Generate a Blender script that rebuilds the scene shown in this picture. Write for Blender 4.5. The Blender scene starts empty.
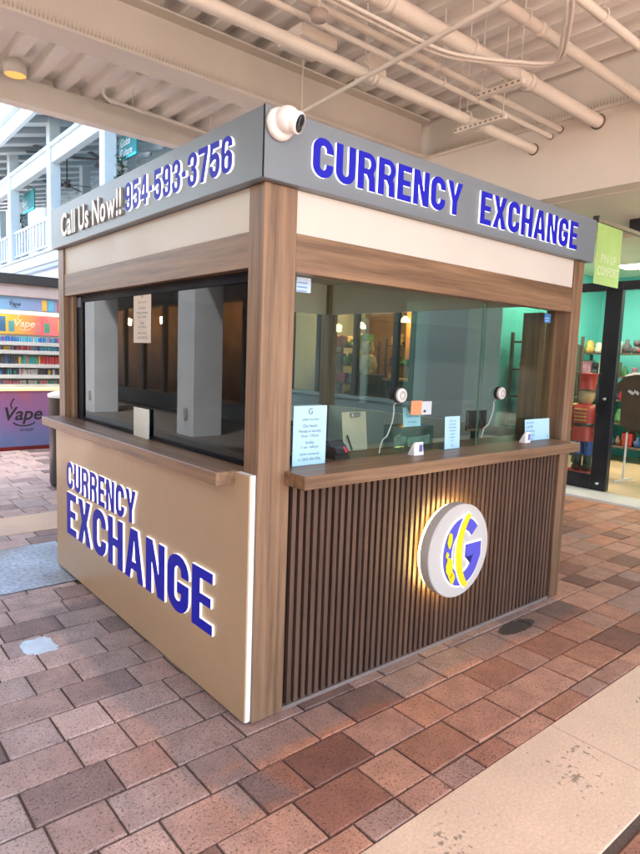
import bpy, bmesh, math, random
from mathutils import Vector, Matrix
R = math.radians
random.seed(7)
scene = bpy.context.scene
COL = scene.collection

# ------------------------------------------------------------------ camera
CAM = Vector((-1.385, -2.012, 1.55))
c_right = Vector((0.766, -0.642, 0.036)); c_fwd = Vector((0.642, 0.759, -0.114)).normalized()
c_right = (c_right - c_fwd * c_right.dot(c_fwd)).normalized(); c_up = c_right.cross(c_fwd)
cam = bpy.data.cameras.new('camera'); camo = bpy.data.objects.new('camera', cam); COL.objects.link(camo)
cam.sensor_fit = 'HORIZONTAL'; cam.sensor_width = 36.0; cam.lens = 36.0 * 616.6 / 640.0
cam.clip_start = 0.05; cam.clip_end = 2000
camo.matrix_world = Matrix(((c_right.x, c_up.x, -c_fwd.x, CAM.x), (c_right.y, c_up.y, -c_fwd.y, CAM.y),
                            (c_right.z, c_up.z, -c_fwd.z, CAM.z), (0, 0, 0, 1)))
scene.camera = camo
# ------------------------------------------------------------------ sky, sun, exposure
SUN_EL, SUN_AZ = 58.0, 124.0            # azimuth: degrees clockwise from +Y, where the light comes from
w = bpy.data.worlds.new('World'); scene.world = w; w.use_nodes = True
nt = w.node_tree; bg = nt.nodes['Background']
sky = nt.nodes.new('ShaderNodeTexSky'); sky.sky_type = 'NISHITA'; sky.sun_disc = False
sky.sun_elevation = R(SUN_EL); sky.sun_rotation = R(SUN_AZ); sky.air_density = 1.0; sky.dust_density = 3.5; sky.ozone_density = 1.0
nt.links.new(sky.outputs[0], bg.inputs[0]); bg.inputs[1].default_value = 0.15
sun = bpy.data.lights.new('sun', 'SUN'); sun.energy = 3.0; sun.angle = R(4.0); sun.color = (1.0, 0.95, 0.88)
suno = bpy.data.objects.new('sun', sun); COL.objects.link(suno)
d = Vector((math.sin(R(SUN_AZ)) * math.cos(R(SUN_EL)), math.cos(R(SUN_AZ)) * math.cos(R(SUN_EL)), math.sin(R(SUN_EL))))
suno.rotation_euler = d.to_track_quat('Z', 'Y').to_euler(); suno.location = (0, -10, 20)
vs = scene.view_settings; vs.view_transform = 'Standard'; vs.look = 'None'; vs.gamma = 1.0; vs.exposure = 3.25
scene.render.engine = 'CYCLES'; scene.cycles.max_bounces = 10; scene.cycles.diffuse_bounces = 6
scene.cycles.transparent_max_bounces = 16
scene.cycles.sample_clamp_indirect = 6.0
scene.render.resolution_x = 767; scene.render.resolution_y = 1024

# ------------------------------------------------------------------ materials
MATS = {}
def nodes_of(name):
    m = bpy.data.materials.new(name); m.use_nodes = True; t = m.node_tree
    return m, t, t.nodes['Principled BSDF'], t.nodes, t.links
def wpos(N): return N.new('ShaderNodeNewGeometry').outputs['Position']
def mul_noise(N, L, vec, scale, lo, hi, detail=4.0, stretch=None):
    if stretch:
        mp = N.new('ShaderNodeMapping'); mp.inputs['Scale'].default_value = stretch; L.new(vec, mp.inputs[0]); vec = mp.outputs[0]
    n = N.new('ShaderNodeTexNoise'); n.inputs['Scale'].default_value = scale; n.inputs['Detail'].default_value = detail
    L.new(vec, n.inputs['Vector'])
    r = N.new('ShaderNodeMapRange'); r.inputs[1].default_value = 0.3; r.inputs[2].default_value = 0.7
    r.inputs[3].default_value = lo; r.inputs[4].default_value = hi; L.new(n.outputs[0], r.inputs[0])
    return r.outputs[0], n.outputs[0]
def scale_col(N, L, col, fac):
    v = N.new('ShaderNodeVectorMath'); v.operation = 'SCALE'
    if isinstance(col, tuple): v.inputs[0].default_value = col[:3]
    else: L.new(col, v.inputs[0])
    L.new(fac, v.inputs['Scale']); return v.outputs[0]
def mat(name, col, rough=0.5, metal=0.0, var=0.1, vscale=3.0, fine=0.0, fscale=120.0, bump=0.0, bscale=60.0, emit=None, estr=0.0, coat=0.0, spec=None, rvar=0.08):
    if name in MATS: return MATS[name]
    m, t, P, N, L = nodes_of(name)
    vec = wpos(N)
    f, raw = mul_noise(N, L, vec, vscale, 1 - var, 1 + var, 6)
    c = scale_col(N, L, tuple(col), f)
    if fine:
        f2, _ = mul_noise(N, L, vec, fscale, 1 - fine, 1 + fine, 2); c = scale_col(N, L, c, f2)
    L.new(c, P.inputs['Base Color'])
    rr = N.new('ShaderNodeMapRange'); rr.inputs[3].default_value = max(0.02, rough - rvar); rr.inputs[4].default_value = min(1, rough + rvar)
    rr.inputs[1].default_value = .3; rr.inputs[2].default_value = .7
    L.new(raw, rr.inputs[0]); L.new(rr.outputs[0], P.inputs['Roughness'])
    P.inputs['Metallic'].default_value = metal
    if spec is not None: P.inputs['Specular IOR Level'].default_value = spec
    if coat: P.inputs['Coat Weight'].default_value = coat; P.inputs['Coat Roughness'].default_value = 0.15
    if bump:
        nb = N.new('ShaderNodeTexNoise'); nb.inputs['Scale'].default_value = bscale; nb.inputs['Detail'].default_value = 4; L.new(vec, nb.inputs['Vector'])
        b = N.new('ShaderNodeBump'); b.inputs['Strength'].default_value = bump; b.inputs['Distance'].default_value = 0.004
        L.new(nb.outputs[0], b.inputs['Height']); L.new(b.outputs[0], P.inputs['Normal'])
    if emit: P.inputs['Emission Color'].default_value = (*emit, 1); P.inputs['Emission Strength'].default_value = estr
    MATS[name] = m; return m
def wood(name, axis, c1, c2, rough=0.42, scale=1.0):
    if name in MATS: return MATS[name]
    m, t, P, N, L = nodes_of(name)
    tc = N.new('ShaderNodeTexCoord'); oi = N.new('ShaderNodeObjectInfo')
    ad = N.new('ShaderNodeVectorMath'); ad.operation = 'ADD'; L.new(tc.outputs['Object'], ad.inputs[0])
    sc = N.new('ShaderNodeVectorMath'); sc.operation = 'SCALE'; sc.inputs[0].default_value = (7.3, 4.1, 9.7); L.new(oi.outputs['Random'], sc.inputs['Scale'])
    L.new(sc.outputs[0], ad.inputs[1])
    st = [20.0, 20.0, 20.0]; st['XYZ'.index(axis)] = 0.7
    mp = N.new('ShaderNodeMapping'); mp.inputs['Scale'].default_value = [s * scale for s in st]; L.new(ad.outputs[0], mp.inputs[0])
    n1 = N.new('ShaderNodeTexNoise'); n1.inputs['Scale'].default_value = 1.6; n1.inputs['Detail'].default_value = 5; n1.inputs['Distortion'].default_value = .5; L.new(mp.outputs[0], n1.inputs['Vector'])
    n2 = N.new('ShaderNodeTexNoise'); n2.inputs['Scale'].default_value = 14; n2.inputs['Detail'].default_value = 3; L.new(mp.outputs[0], n2.inputs['Vector'])
    mx = N.new('ShaderNodeMath'); mx.operation = 'MULTIPLY_ADD'; L.new(n2.outputs[0], mx.inputs[0]); mx.inputs[1].default_value = 0.35; L.new(n1.outputs[0], mx.inputs[2])
    r = N.new('ShaderNodeValToRGB'); r.color_ramp.elements[0].position = 0.42; r.color_ramp.elements[1].position = 0.92
    r.color_ramp.elements[0].color = (*c1, 1); r.color_ramp.elements[1].color = (*c2, 1)
    e = r.color_ramp.elements.new(0.66); e.color = (*[(a + b) * .5 for a, b in zip(c1, c2)], 1)
    L.new(mx.outputs[0], r.inputs[0]); L.new(r.outputs[0], P.inputs['Base Color'])
    P.inputs['Roughness'].default_value = rough
    b = N.new('ShaderNodeBump'); b.inputs['Strength'].default_value = 0.08; b.inputs['Distance'].default_value = 0.002
    L.new(n2.outputs[0], b.inputs['Height']); L.new(b.outputs[0], P.inputs['Normal'])
    MATS[name] = m; return m
def glass(name, tint, refl=0.0, ior=1.5):
    m, t, P, N, L = nodes_of(name); N.remove(P); out = N['Material Output']
    tr = N.new('ShaderNodeBsdfTransparent'); tr.inputs[0].default_value = (*tint, 1)
    gl = N.new('ShaderNodeBsdfGlossy'); gl.inputs['Roughness'].default_value = 0.012; gl.inputs[0].default_value = (.95, .97, .97, 1)
    fr = N.new('ShaderNodeFresnel'); ge = N.new('ShaderNodeNewGeometry')
    e1 = N.new('ShaderNodeMath'); e1.operation = 'MULTIPLY_ADD'; e1.inputs[1].default_value = -2.0; e1.inputs[2].default_value = 1.0; L.new(ge.outputs['Backfacing'], e1.inputs[0])
    e2 = N.new('ShaderNodeMath'); e2.operation = 'POWER'; e2.inputs[0].default_value = ior; L.new(e1.outputs[0], e2.inputs[1]); L.new(e2.outputs[0], fr.inputs[0])
    ma = N.new('ShaderNodeMath'); ma.operation = 'MULTIPLY_ADD'; ma.use_clamp = True; ma.inputs[1].default_value = 1.0 - refl; ma.inputs[2].default_value = refl
    L.new(fr.outputs[0], ma.inputs[0])
    mx = N.new('ShaderNodeMixShader'); L.new(ma.outputs[0], mx.inputs[0]); L.new(tr.outputs[0], mx.inputs[1]); L.new(gl.outputs[0], mx.inputs[2])
    L.new(mx.outputs[0], out.inputs[0]); MATS[name] = m; return m
def paver_mat(name, use_attr):
    m, t, P, N, L = nodes_of(name); vec = wpos(N)
    if use_attr:
        a = N.new('ShaderNodeAttribute'); a.attribute_name = 'tone'; rnd = a.outputs['Fac']
    else: rnd = N.new('ShaderNodeObjectInfo').outputs['Random']
    r = N.new('ShaderNodeValToRGB'); r.color_ramp.interpolation = 'LINEAR'
    pal = [(0.0, (.15, .066, .048)), (.10, (.27, .115, .075)), (.26, (.43, .20, .12)), (.5, (.50, .27, .18)), (.66, (.45, .22, .14)), (.84, (.36, .22, .17)), (1.0, (.52, .215, .115))]
    els = r.color_ramp.elements
    els[0].position, els[0].color = pal[0][0], (*pal[0][1], 1); els[1].position, els[1].color = pal[-1][0], (*pal[-1][1], 1)
    for p, c in pal[1:-1]: e = els.new(p); e.color = (*c, 1)
    L.new(rnd, r.inputs[0]); c = r.outputs[0]
    f, _ = mul_noise(N, L, vec, 9, .82, 1.16, 6); c = scale_col(N, L, c, f)
    f, sp = mul_noise(N, L, vec, 210, .72, 1.26, 2); c = scale_col(N, L, c, f)
    # dark pock marks
    v = N.new('ShaderNodeTexNoise'); v.inputs['Scale'].default_value = 95; v.inputs['Detail'].default_value = 3; L.new(vec, v.inputs['Vector'])
    mr = N.new('ShaderNodeMapRange'); mr.inputs[1].default_value = .56; mr.inputs[2].default_value = .67; mr.inputs[3].default_value = 1.0; mr.inputs[4].default_value = .42
    L.new(v.outputs[0], mr.inputs[0]); c = scale_col(N, L, c, mr.outputs[0])
    # grey grime worn on to the pavers round the kiosk (own shape, world space)
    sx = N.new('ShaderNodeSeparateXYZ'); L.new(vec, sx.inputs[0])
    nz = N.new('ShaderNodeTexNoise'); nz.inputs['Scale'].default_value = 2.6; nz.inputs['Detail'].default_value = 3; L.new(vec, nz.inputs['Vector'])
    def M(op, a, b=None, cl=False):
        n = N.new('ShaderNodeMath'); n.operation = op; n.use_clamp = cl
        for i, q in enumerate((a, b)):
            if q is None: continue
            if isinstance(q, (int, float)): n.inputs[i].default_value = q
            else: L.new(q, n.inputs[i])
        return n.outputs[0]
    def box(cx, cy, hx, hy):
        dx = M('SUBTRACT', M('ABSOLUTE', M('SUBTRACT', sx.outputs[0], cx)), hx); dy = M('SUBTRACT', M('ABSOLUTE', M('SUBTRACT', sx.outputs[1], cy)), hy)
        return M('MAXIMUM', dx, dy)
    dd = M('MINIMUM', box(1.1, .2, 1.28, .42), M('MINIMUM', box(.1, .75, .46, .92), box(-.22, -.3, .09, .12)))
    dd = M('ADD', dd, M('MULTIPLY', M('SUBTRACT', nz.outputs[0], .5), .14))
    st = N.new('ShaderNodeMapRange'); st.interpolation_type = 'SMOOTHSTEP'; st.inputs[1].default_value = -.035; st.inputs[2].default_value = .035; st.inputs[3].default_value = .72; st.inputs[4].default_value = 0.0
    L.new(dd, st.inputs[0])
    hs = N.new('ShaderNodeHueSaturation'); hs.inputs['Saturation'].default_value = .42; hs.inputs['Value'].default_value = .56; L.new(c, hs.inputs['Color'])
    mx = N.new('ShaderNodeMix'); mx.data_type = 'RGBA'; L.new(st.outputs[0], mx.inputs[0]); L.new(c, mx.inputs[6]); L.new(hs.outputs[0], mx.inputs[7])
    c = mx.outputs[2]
    # paler, greyer tone painted in for cool daylight on the left walkway
    wd = N.new('ShaderNodeMapRange'); wd.interpolation_type = 'SMOOTHSTEP'; wd.inputs[1].default_value = .35; wd.inputs[2].default_value = -.75; wd.inputs[3].default_value = 0.0; wd.inputs[4].default_value = .9
    L.new(M('ADD', M('SUBTRACT', sx.outputs[0], M('MULTIPLY', sx.outputs[1], .35)), M('MULTIPLY', nz.outputs[0], .5)), wd.inputs[0])
    h2 = N.new('ShaderNodeHueSaturation'); h2.inputs['Saturation'].default_value = .44; h2.inputs['Value'].default_value = 1.24; L.new(c, h2.inputs['Color'])
    mx = N.new('ShaderNodeMix'); mx.data_type = 'RGBA'; L.new(wd.outputs[0], mx.inputs[0]); L.new(c, mx.inputs[6]); L.new(h2.outputs[0], mx.inputs[7])
    ex = M('DIVIDE', M('SUBTRACT', sx.outputs[0], 1.80), .17); ey = M('DIVIDE', M('SUBTRACT', sx.outputs[1], -.115), .058)
    n3 = N.new('ShaderNodeTexNoise'); n3.inputs['Scale'].default_value = 26; L.new(vec, n3.inputs['Vector'])
    er = M('ADD', M('SQRT', M('ADD', M('MULTIPLY', ex, ex), M('MULTIPLY', ey, ey))), M('MULTIPLY', M('SUBTRACT', n3.outputs[0], .5), .5))
    tb = N.new('ShaderNodeMapRange'); tb.inputs[1].default_value = .95; tb.inputs[2].default_value = 1.06; tb.inputs[3].default_value = .93; tb.inputs[4].default_value = 0.0; L.new(er, tb.inputs[0])
    m3 = N.new('ShaderNodeMix'); m3.data_type = 'RGBA'; L.new(tb.outputs[0], m3.inputs[0]); L.new(mx.outputs[2], m3.inputs[6]); m3.inputs[7].default_value = (.03, .03, .028, 1)
    L.new(m3.outputs[2], P.inputs['Base Color'])
    P.inputs['Roughness'].default_value = .62
    b = N.new('ShaderNodeBump'); b.inputs['Strength'].default_value = .9; b.inputs['Distance'].default_value = .004
    L.new(sp, b.inputs['Height']); L.new(b.outputs[0], P.inputs['Normal'])
    MATS[name] = m; return m

# ------------------------------------------------------------------ mesh helpers
class MB:
    def __init__(s): s.v, s.f, s.m, s.sm = [], [], [], []
    def add(s, vs, fs, mi=0, smooth=False):
        o = len(s.v); s.v += [Vector(v) for v in vs]
        for f in fs: s.f.append([o + i for i in f]); s.m.append(mi); s.sm.append(smooth)
        return s
    def box(s, a, b, mi=0):
        x0, y0, z0 = (min(p, q) for p, q in zip(a, b)); x1, y1, z1 = (max(p, q) for p, q in zip(a, b))
        vs = [(x0, y0, z0), (x1, y0, z0), (x1, y1, z0), (x0, y1, z0), (x0, y0, z1), (x1, y0, z1), (x1, y1, z1), (x0, y1, z1)]
        return s.add(vs, [(0, 3, 2, 1), (4, 5, 6, 7), (0, 1, 5, 4), (1, 2, 6, 5), (2, 3, 7, 6), (3, 0, 4, 7)], mi)
    def bbox(s, a, b, bev=0.004, mi=0):
        bm = bmesh.new(); a = Vector(a); b = Vector(b)
        bmesh.ops.create_cube(bm, size=1.0)
        for v in bm.verts: v.co = Vector((v.co[i] + .5) * (b[i] - a[i]) + a[i] for i in range(3))
        if bev: bmesh.ops.bevel(bm, geom=list(bm.edges), offset=bev, segments=1, affect='EDGES')
        bm.normal_update()
        bmesh.ops.recalc_face_normals(bm, faces=bm.faces)
        bm.verts.index_update()
        s.add([v.co.copy() for v in bm.verts], [[v.index for v in f.verts] for f in bm.faces], mi); bm.free(); return s
    def tube(s, pts, r, n=10, mi=0, caps=True, radii=None):
        pts = [Vector(p) for p in pts]; rings = []
        up = None
        for i, p in enumerate(pts):
            t = (pts[min(i + 1, len(pts) - 1)] - pts[max(i - 1, 0)]).normalized()
            if up is None:
                up = Vector((0, 0, 1)) if abs(t.z) < .9 else Vector((1, 0, 0))
            a = t.cross(up).normalized(); b = a.cross(t).normalized(); up = b
            rr = radii[i] if radii else r
            rings.append([p + (a * math.cos(2 * math.pi * k / n) + b * math.sin(2 * math.pi * k / n)) * rr for k in range(n)])
        vs = [v for ring in rings for v in ring]; fs = []
        for i in range(len(pts) - 1):
            for k in range(n):
                fs.append((i * n + k, i * n + (k + 1) % n, (i + 1) * n + (k + 1) % n, (i + 1) * n + k))
        s.add(vs, fs, mi, True)
        if caps:
            s.add(rings[0], [list(range(n))[::-1]], mi); s.add(rings[-1], [list(range(n))], mi)
        return s
    def lathe(s, prof, origin, axis=(0, 0, 1), n=24, mi=0, smooth=True):
        ax = Vector(axis).normalized(); o = Vector(origin)
        a = ax.orthogonal().normalized(); b = ax.cross(a)
        vs = []; fs = []
        for (r, h) in prof:
            for k in range(n):
                th = 2 * math.pi * k / n; vs.append(o + ax * h + (a * math.cos(th) + b * math.sin(th)) * max(r, 1e-5))
        for i in range(len(prof) - 1):
            for k in range(n): fs.append((i * n + k, i * n + (k + 1) % n, (i + 1) * n + (k + 1) % n, (i + 1) * n + k))
        return s.add(vs, fs, mi, smooth)
    def prism(s, poly, o, r, u, depth, mi=0):
        """closed 2D poly (ccw) in frame o,r,u extruded by depth along the frame's normal"""
        o, r, u = Vector(o), Vector(r), Vector(u); nn = r.cross(u)
        k = len(poly); vs = [o + r * x + u * y for x, y in poly] + [o + r * x + u * y + nn * depth for x, y in poly]
        fs = [list(range(k))[::-1], list(range(k, 2 * k))] + [(i, (i + 1) % k, (i + 1) % k + k, i + k) for i in range(k)]
        return s.add(vs, fs, mi)
    def frame(s, mesh, o, r, u, sx=1.0, sy=1.0, sz=1.0, mi=0, fn=None):
        """a bpy mesh lying in xy, thickness z, put in frame o,r,u"""
        o, r, u = Vector(o), Vector(r), Vector(u); nn = r.cross(u)
        vs = [o + r * (v.co.x * sx) + u * (v.co.y * sy) + nn * (v.co.z * sz) for v in mesh.vertices]
        off = len(s.v); s.v += vs
        for p in mesh.polygons:
            s.f.append([off + i for i in p.vertices]); s.m.append(fn(p) if fn else mi); s.sm.append(False)
        return s
WL = {}
def wl(o): return WL.get(o.name, Vector((0, 0, 0)))
def obj(name, mb, mats, parent=None, kind=None, origin=None, mesh=None):
    if mb is not None:
        lo = Vector(min(v[i] for v in mb.v) for i in range(3)); hi = Vector(max(v[i] for v in mb.v) for i in range(3))
        c = (lo + hi) / 2 if origin is None else Vector(origin)
        if parent is None and origin is None: c.z = lo.z
        me = bpy.data.meshes.new(name); me.from_pydata([v - c for v in mb.v], [], mb.f)
        for m in (mats if isinstance(mats, (list, tuple)) else [mats]): me.materials.append(m)
        me.polygons.foreach_set('material_index', mb.m); me.polygons.foreach_set('use_smooth', mb.sm); me.update()
    else: me, c = mesh, Vector(origin)
    o = bpy.data.objects.new(name, me); COL.objects.link(o); WL[o.name] = c
    if parent: o.parent = parent; o.location = c - wl(parent)
    else: o.location = c
    if kind: o['kind'] = kind
    return o
def tag(o, label, cat, group=None):
    o['label'] = label; o['category'] = cat
    if group: o['group'] = group
    return o
def thing(name, loc, label, cat, group=None):
    o = bpy.data.objects.new(name, None); COL.objects.link(o); o.location = loc; o.empty_display_size = .1; WL[o.name] = Vector(loc)
    return tag(o, label, cat, group)
def struct(name, mb, m): return obj(name, mb, m, None, 'structure')
def copy_tree(o, delta, parent=None):
    c = o.copy(); COL.objects.link(c); WL[c.name] = wl(o) + Vector(delta)
    if parent is None: c.location = wl(c)
    else: c.parent = parent
    for ch in list(o.children): copy_tree(ch, delta, c)
    return c

# ------------------------------------------------------------------ lettering
def ell(cx, cy, rx, ry, a0, a1, n=9): return [(cx + rx * math.cos(R(a0 + (a1 - a0) * i / n)), cy + ry * math.sin(R(a0 + (a1 - a0) * i / n))) for i in range(n + 1)]
def stroke(path, t):
    L, Rr = [], []; P = []
    for p in path:
        if not P or (Vector(p) - Vector(P[-1])).length > 1e-4: P.append(p)
    n = len(P)
    for i in range(n):
        p = Vector(P[i]); d0 = (p - Vector(P[i - 1])).normalized() if i else None; d1 = (Vector(P[i + 1]) - p).normalized() if i < n - 1 else None
        if d0 is None: d0 = d1
        if d1 is None: d1 = d0
        n0 = Vector((-d0.y, d0.x)); n1 = Vector((-d1.y, d1.x)); b = (n0 + n1)
        if b.length < .2: b = n0
        b.normalize(); k = min(1.6, 1 / max(.3, b.dot(n0)))
        L.append(tuple(p + b * t / 2 * k)); Rr.append(tuple(p - b * t / 2 * k))
    return [L + Rr[::-1]]
W0, T = .56, .195
def glyph(ch):
    w, t = W0, T; h = t / 2; rx = (w - t) / 2; ry = .2; top = 1 - h - ry; bot = h + ry; cx = w / 2
    C = [(w - h, .64), (w - h, top)] + ell(cx, top, rx, ry, 0, 180) + [(h, bot)] + ell(cx, bot, rx, ry, 180, 360) + [(w - h, .36)]
    if ch == 'C': return w, stroke(C, t)
    if ch == 'G': return w, stroke(C[:-1] + [(w - h, .44), (cx - .02, .44)], t)
    if ch == 'U': return w, stroke([(h, 1), (h, bot)] + ell(cx, bot, rx, ry, 180, 360) + [(w - h, 1)], t)
    if ch == 'E': w = .48; b = .17; return w, [[(0, 0), (w, 0), (w, b), (t, b), (t, .425), (w * .92, .425), (w * .92, .585), (t, .585), (t, 1 - b), (w, 1 - b), (w, 1), (0, 1)]]
    if ch == 'H': return w, [[(0, 0), (t, 0), (t, .42), (w - t, .42), (w - t, 0), (w, 0), (w, 1), (w - t, 1), (w - t, .59), (t, .59), (t, 1), (0, 1)]]
    if ch == 'N': return w, [[(0, 0), (t * .92, 0), (t * .92, .6), (w - t * 1.05, 0), (w, 0), (w, 1), (w - t * .92, 1), (w - t * .92, .42), (t * 1.05, 1), (0, 1)]]
    if ch == 'X': w = .6; k = .21; return w, [[(0, 0), (k, 0), (w / 2, .33), (w - k, 0), (w, 0), (w / 2 + .115, .505), (w - .015, 1), (w - k - .01, 1), (w / 2, .68), (k + .01, 1), (.015, 1), (w / 2 - .115, .505)]]
    if ch == 'Y': w = .6; return w, [[(w / 2 - t / 2, 0), (w / 2 + t / 2, 0), (w / 2 + t / 2, .4), (w, 1), (w - .2, 1), (w / 2, .6), (.2, 1), (0, 1), (w / 2 - t / 2, .4)]]
    if ch == 'A': w = .62; return w, [[(0, 0), (.18, 0), (.22, .2), (w - .22, .2), (w - .18, 0), (w, 0), (w / 2 + .12, 1), (w / 2 - .12, 1)], [(.25, .36), (w - .25, .36), (w / 2, .78)]]
    if ch == 'R':
        o = [(0, 0), (0, 1)] + ell(w - .24, .72, .24, .28, 90, -35, 10) + [(w - .08, .49), (w - .03, .38), (w - .015, .1), (w, 0), (w - t - .01, 0), (w - t - .02, .28), (w - t - .09, .42), (t, .42), (t, 0)]
        hole = [(t, .575), (t, .845)] + ell(w - .24, .71, .07, .135, 90, -90, 8)
        return w, [o, hole]
    if ch in '69':
        rb = w / 2
        o = [(w, .70)] + ell(cx, .76, rb, .24, 0, 180) + ell(cx, .24, rb, .24, 180, 360) + ell(cx, .40, rb, .22, 0, 96, 8) + [(t, .55)] + ell(cx, .755, rb - t, .105, 180, 0) + [(w - t, .70)]
        hl = ell(cx, .37, rb - t, .10, 0, 180, 8) + ell(cx, .24, rb - t, .10, 180, 360, 8)
        if ch == '9': o = [(w - x, 1 - y) for x, y in o]; hl = [(w - x, 1 - y) for x, y in hl]
        return w, [o, hl]
    if ch == '5': return w, stroke([(w - .03, 1 - h), (h + .02, 1 - h), (h, .52), (h + .05, .575), (cx, .61)] + ell(cx, .41, rx, .2, 80, 0, 6) + ell(cx, bot, rx, ry, 360, 180) + [(h, .34)], t * .95)
    if ch == '3':
        o = [(0, .66), (0, .76)] + ell(cx, .76, w / 2, .24, 180, 0) + [(w, .68), (w - .02, .6), (w - .1, .525), (w - .02, .45), (w, .37)] + ell(cx, .24, w / 2, .24, 0, -180) + [(0, .34), (t, .34)] + ell(cx, .25, w / 2 - t, .1, 180, 360) + [(w - t, .38), (w - t - .03, .43), (cx - .05, .445), (cx - .05, .6), (w - t - .03, .61), (w - t, .66)] + ell(cx, .755, w / 2 - t, .1, 0, 180) + [(t, .66)]
        return w, [o]
    if ch == '4': w = .6; return w, [[(w * .46, 1), (w * .82, 1), (w * .82, .38), (w, .38), (w, .21), (w * .82, .21), (w * .82, 0), (w * .5, 0), (w * .5, .21), (0, .21), (0, .37)], [(w * .5, .38), (w * .5, .72), (w * .24, .38)]]
    if ch == '7': return w, [[(0, 1), (w, 1), (w, .85), (w * .58, 0), (w * .22, 0), (w * .63, .82), (0, .82)]]
    if ch == '-': return .3, [[(.03, .38), (.27, .38), (.27, .55), (.03, .55)]]
    return .3, []
MC = {}
def curve_mesh(loops, depth, bev=0.0, key=None):
    if key and key in MC: return MC[key]
    cu = bpy.data.curves.new('g', 'CURVE'); cu.dimensions = '2D'; cu.fill_mode = 'BOTH'; cu.extrude = depth; cu.bevel_depth = bev; cu.bevel_resolution = 0
    for lp in loops:
        sp = cu.splines.new('POLY'); sp.points.add(len(lp) - 1); sp.use_cyclic_u = True
        for i, (x, y) in enumerate(lp): sp.points[i].co = (x, y, 0, 1)
    o = bpy.data.objects.new('g', cu); COL.objects.link(o)
    me = bpy.data.meshes.new_from_object(o.evaluated_get(bpy.context.evaluated_depsgraph_get()))
    bpy.data.objects.remove(o); bpy.data.curves.remove(cu)
    if key: MC[key] = me
    return me
def text_mesh(body, depth=0.0, offset=0.0, shear=0.0, space=1.0, align='LEFT', line=1.0):
    key = ('t', body, depth, offset, shear, space, align, line)
    if key in MC: return MC[key]
    cu = bpy.data.curves.new('t', 'FONT'); cu.body = body; cu.extrude = depth; cu.offset = offset; cu.shear = shear; cu.space_character = space; cu.align_x = align; cu.space_line = line
    cu.resolution_u = 4; cu.fill_mode = 'BOTH' if depth else 'FRONT'
    o = bpy.data.objects.new('t', cu); COL.objects.link(o); bpy.context.view_layer.update()
    me = bpy.data.meshes.new_from_object(o.evaluated_get(bpy.context.evaluated_depsgraph_get()))
    bpy.data.objects.remove(o); bpy.data.curves.remove(cu); MC[key] = me; return me
def bounds(me):
    xs = [v.co.x for v in me.vertices]; ys = [v.co.y for v in me.vertices]; return min(xs), max(xs), min(ys), max(ys)
def letters(text, o, r, u, x0, x1, height, depth, mats, parent, gap=.075):
    """raised channel letters filling x0..x1 along r; face material first, returns second"""
    gl = [(c, *glyph(c)) for c in text]; tot = sum(g[1] for g in gl) + gap * (len(gl) - 1); sx = (x1 - x0) / tot; x = 0.0
    for c, w, loops in gl:
        if loops:
            me = curve_mesh(loops, .5, 0, ('g', c)); mb = MB()
            mb.frame(me, Vector(o) + Vector(r) * (x0 + x * sx) + Vector(r).cross(Vector(u)) * (depth / 2), r, u, sx, height, depth, fn=lambda p: 0 if p.normal.z > .5 else 1)
            obj('letter', mb, mats, parent)
        x += w + gap
def label_text(mb, body, o, r, u, x, y, size, mi, align='LEFT', sx=1.0, offset=0.0, shear=0.0, lift=.0015):
    me = text_mesh(body, 0, offset, shear, 1.0, align); o = Vector(o); r = Vector(r); u = Vector(u)
    mb.frame(me, o + r * x + u * y + r.cross(u) * lift, r, u, size * sx, size, 1, mi)

# ------------------------------------------------------------------ palette
WAL1, WAL2 = (.095, .052, .027), (.29, .178, .098)
wood_v = wood('walnut_upright', 'Z', WAL1, WAL2); wood_x = wood('walnut_along_x', 'X', WAL1, WAL2); wood_y = wood('walnut_along_y', 'Y', WAL1, WAL2)
slat_m = wood('slat_wood', 'Z', (.050, .026, .016), (.125, .070, .045), .5)
black = mat('black_gap', (.004, .0035, .0035), .9, var=.2)
frame_blk = mat('black_metal', (.012, .013, .016), .35, var=.2)
grey_hdr = mat('grey_header', (.150, .185, .212), .36, 0.0, var=.03, vscale=2, spec=.6, rvar=.01)
cream = mat('cream_panel', (.56, .54, .48), .45, var=.03)
tan = mat('tan_panel', (.47, .345, .205), .40, var=.05, vscale=2.0, fine=.02, fscale=14)
white_edge = mat('white_edge', (.82, .83, .83), .45, var=.03)
white_p = mat('white_plastic', (.80, .79, .77), .38, var=.04)
lit_white = mat('lit_white', (.85, .86, .9), .4, var=.02, emit=(1, .98, .95), estr=.13)
blue_face = mat('blue_face', (.006, .008, .36), .5, var=.05, emit=(.02, .02, .9), estr=.012, spec=.25)
ceil_m = mat('tan_paint', (.67, .625, .555), .6, var=.07, vscale=1.5, fine=.04, bump=.15)
deck_m = mat('deck_paint', (.71, .675, .62), .6, var=.10, vscale=1.2, fine=.05)
pipe_m = mat('pipe_paint', (.67, .625, .555), .5, var=.07, vscale=3, fine=.05)
wall_m = mat('fascia_paint', (.67, .625, .555), .65, var=.05, vscale=1.0, fine=.03, bump=.2)
spike_m = mat('spike_metal', (.26, .165, .12), .5, var=.3)
gal_white = mat('gallery_white', (.46, .55, .59), .5, var=.05)
gal_wall = mat('gallery_wall', (.36, .48, .52), .6, var=.06)
gal_dark = mat('gallery_dark', (.05, .055, .06), .7, var=.3)
teal = mat('teal_wall', (.12, .52, .50), .6, var=.05)
mortar = mat('joint_sand', (.10, .066, .05), .95, var=.3, vscale=20, fine=.3)
stone = mat('cream_stone', (.68, .50, .35), .6, var=.10, vscale=2.5, fine=.10, fscale=90, bump=.3, bscale=150)
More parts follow.
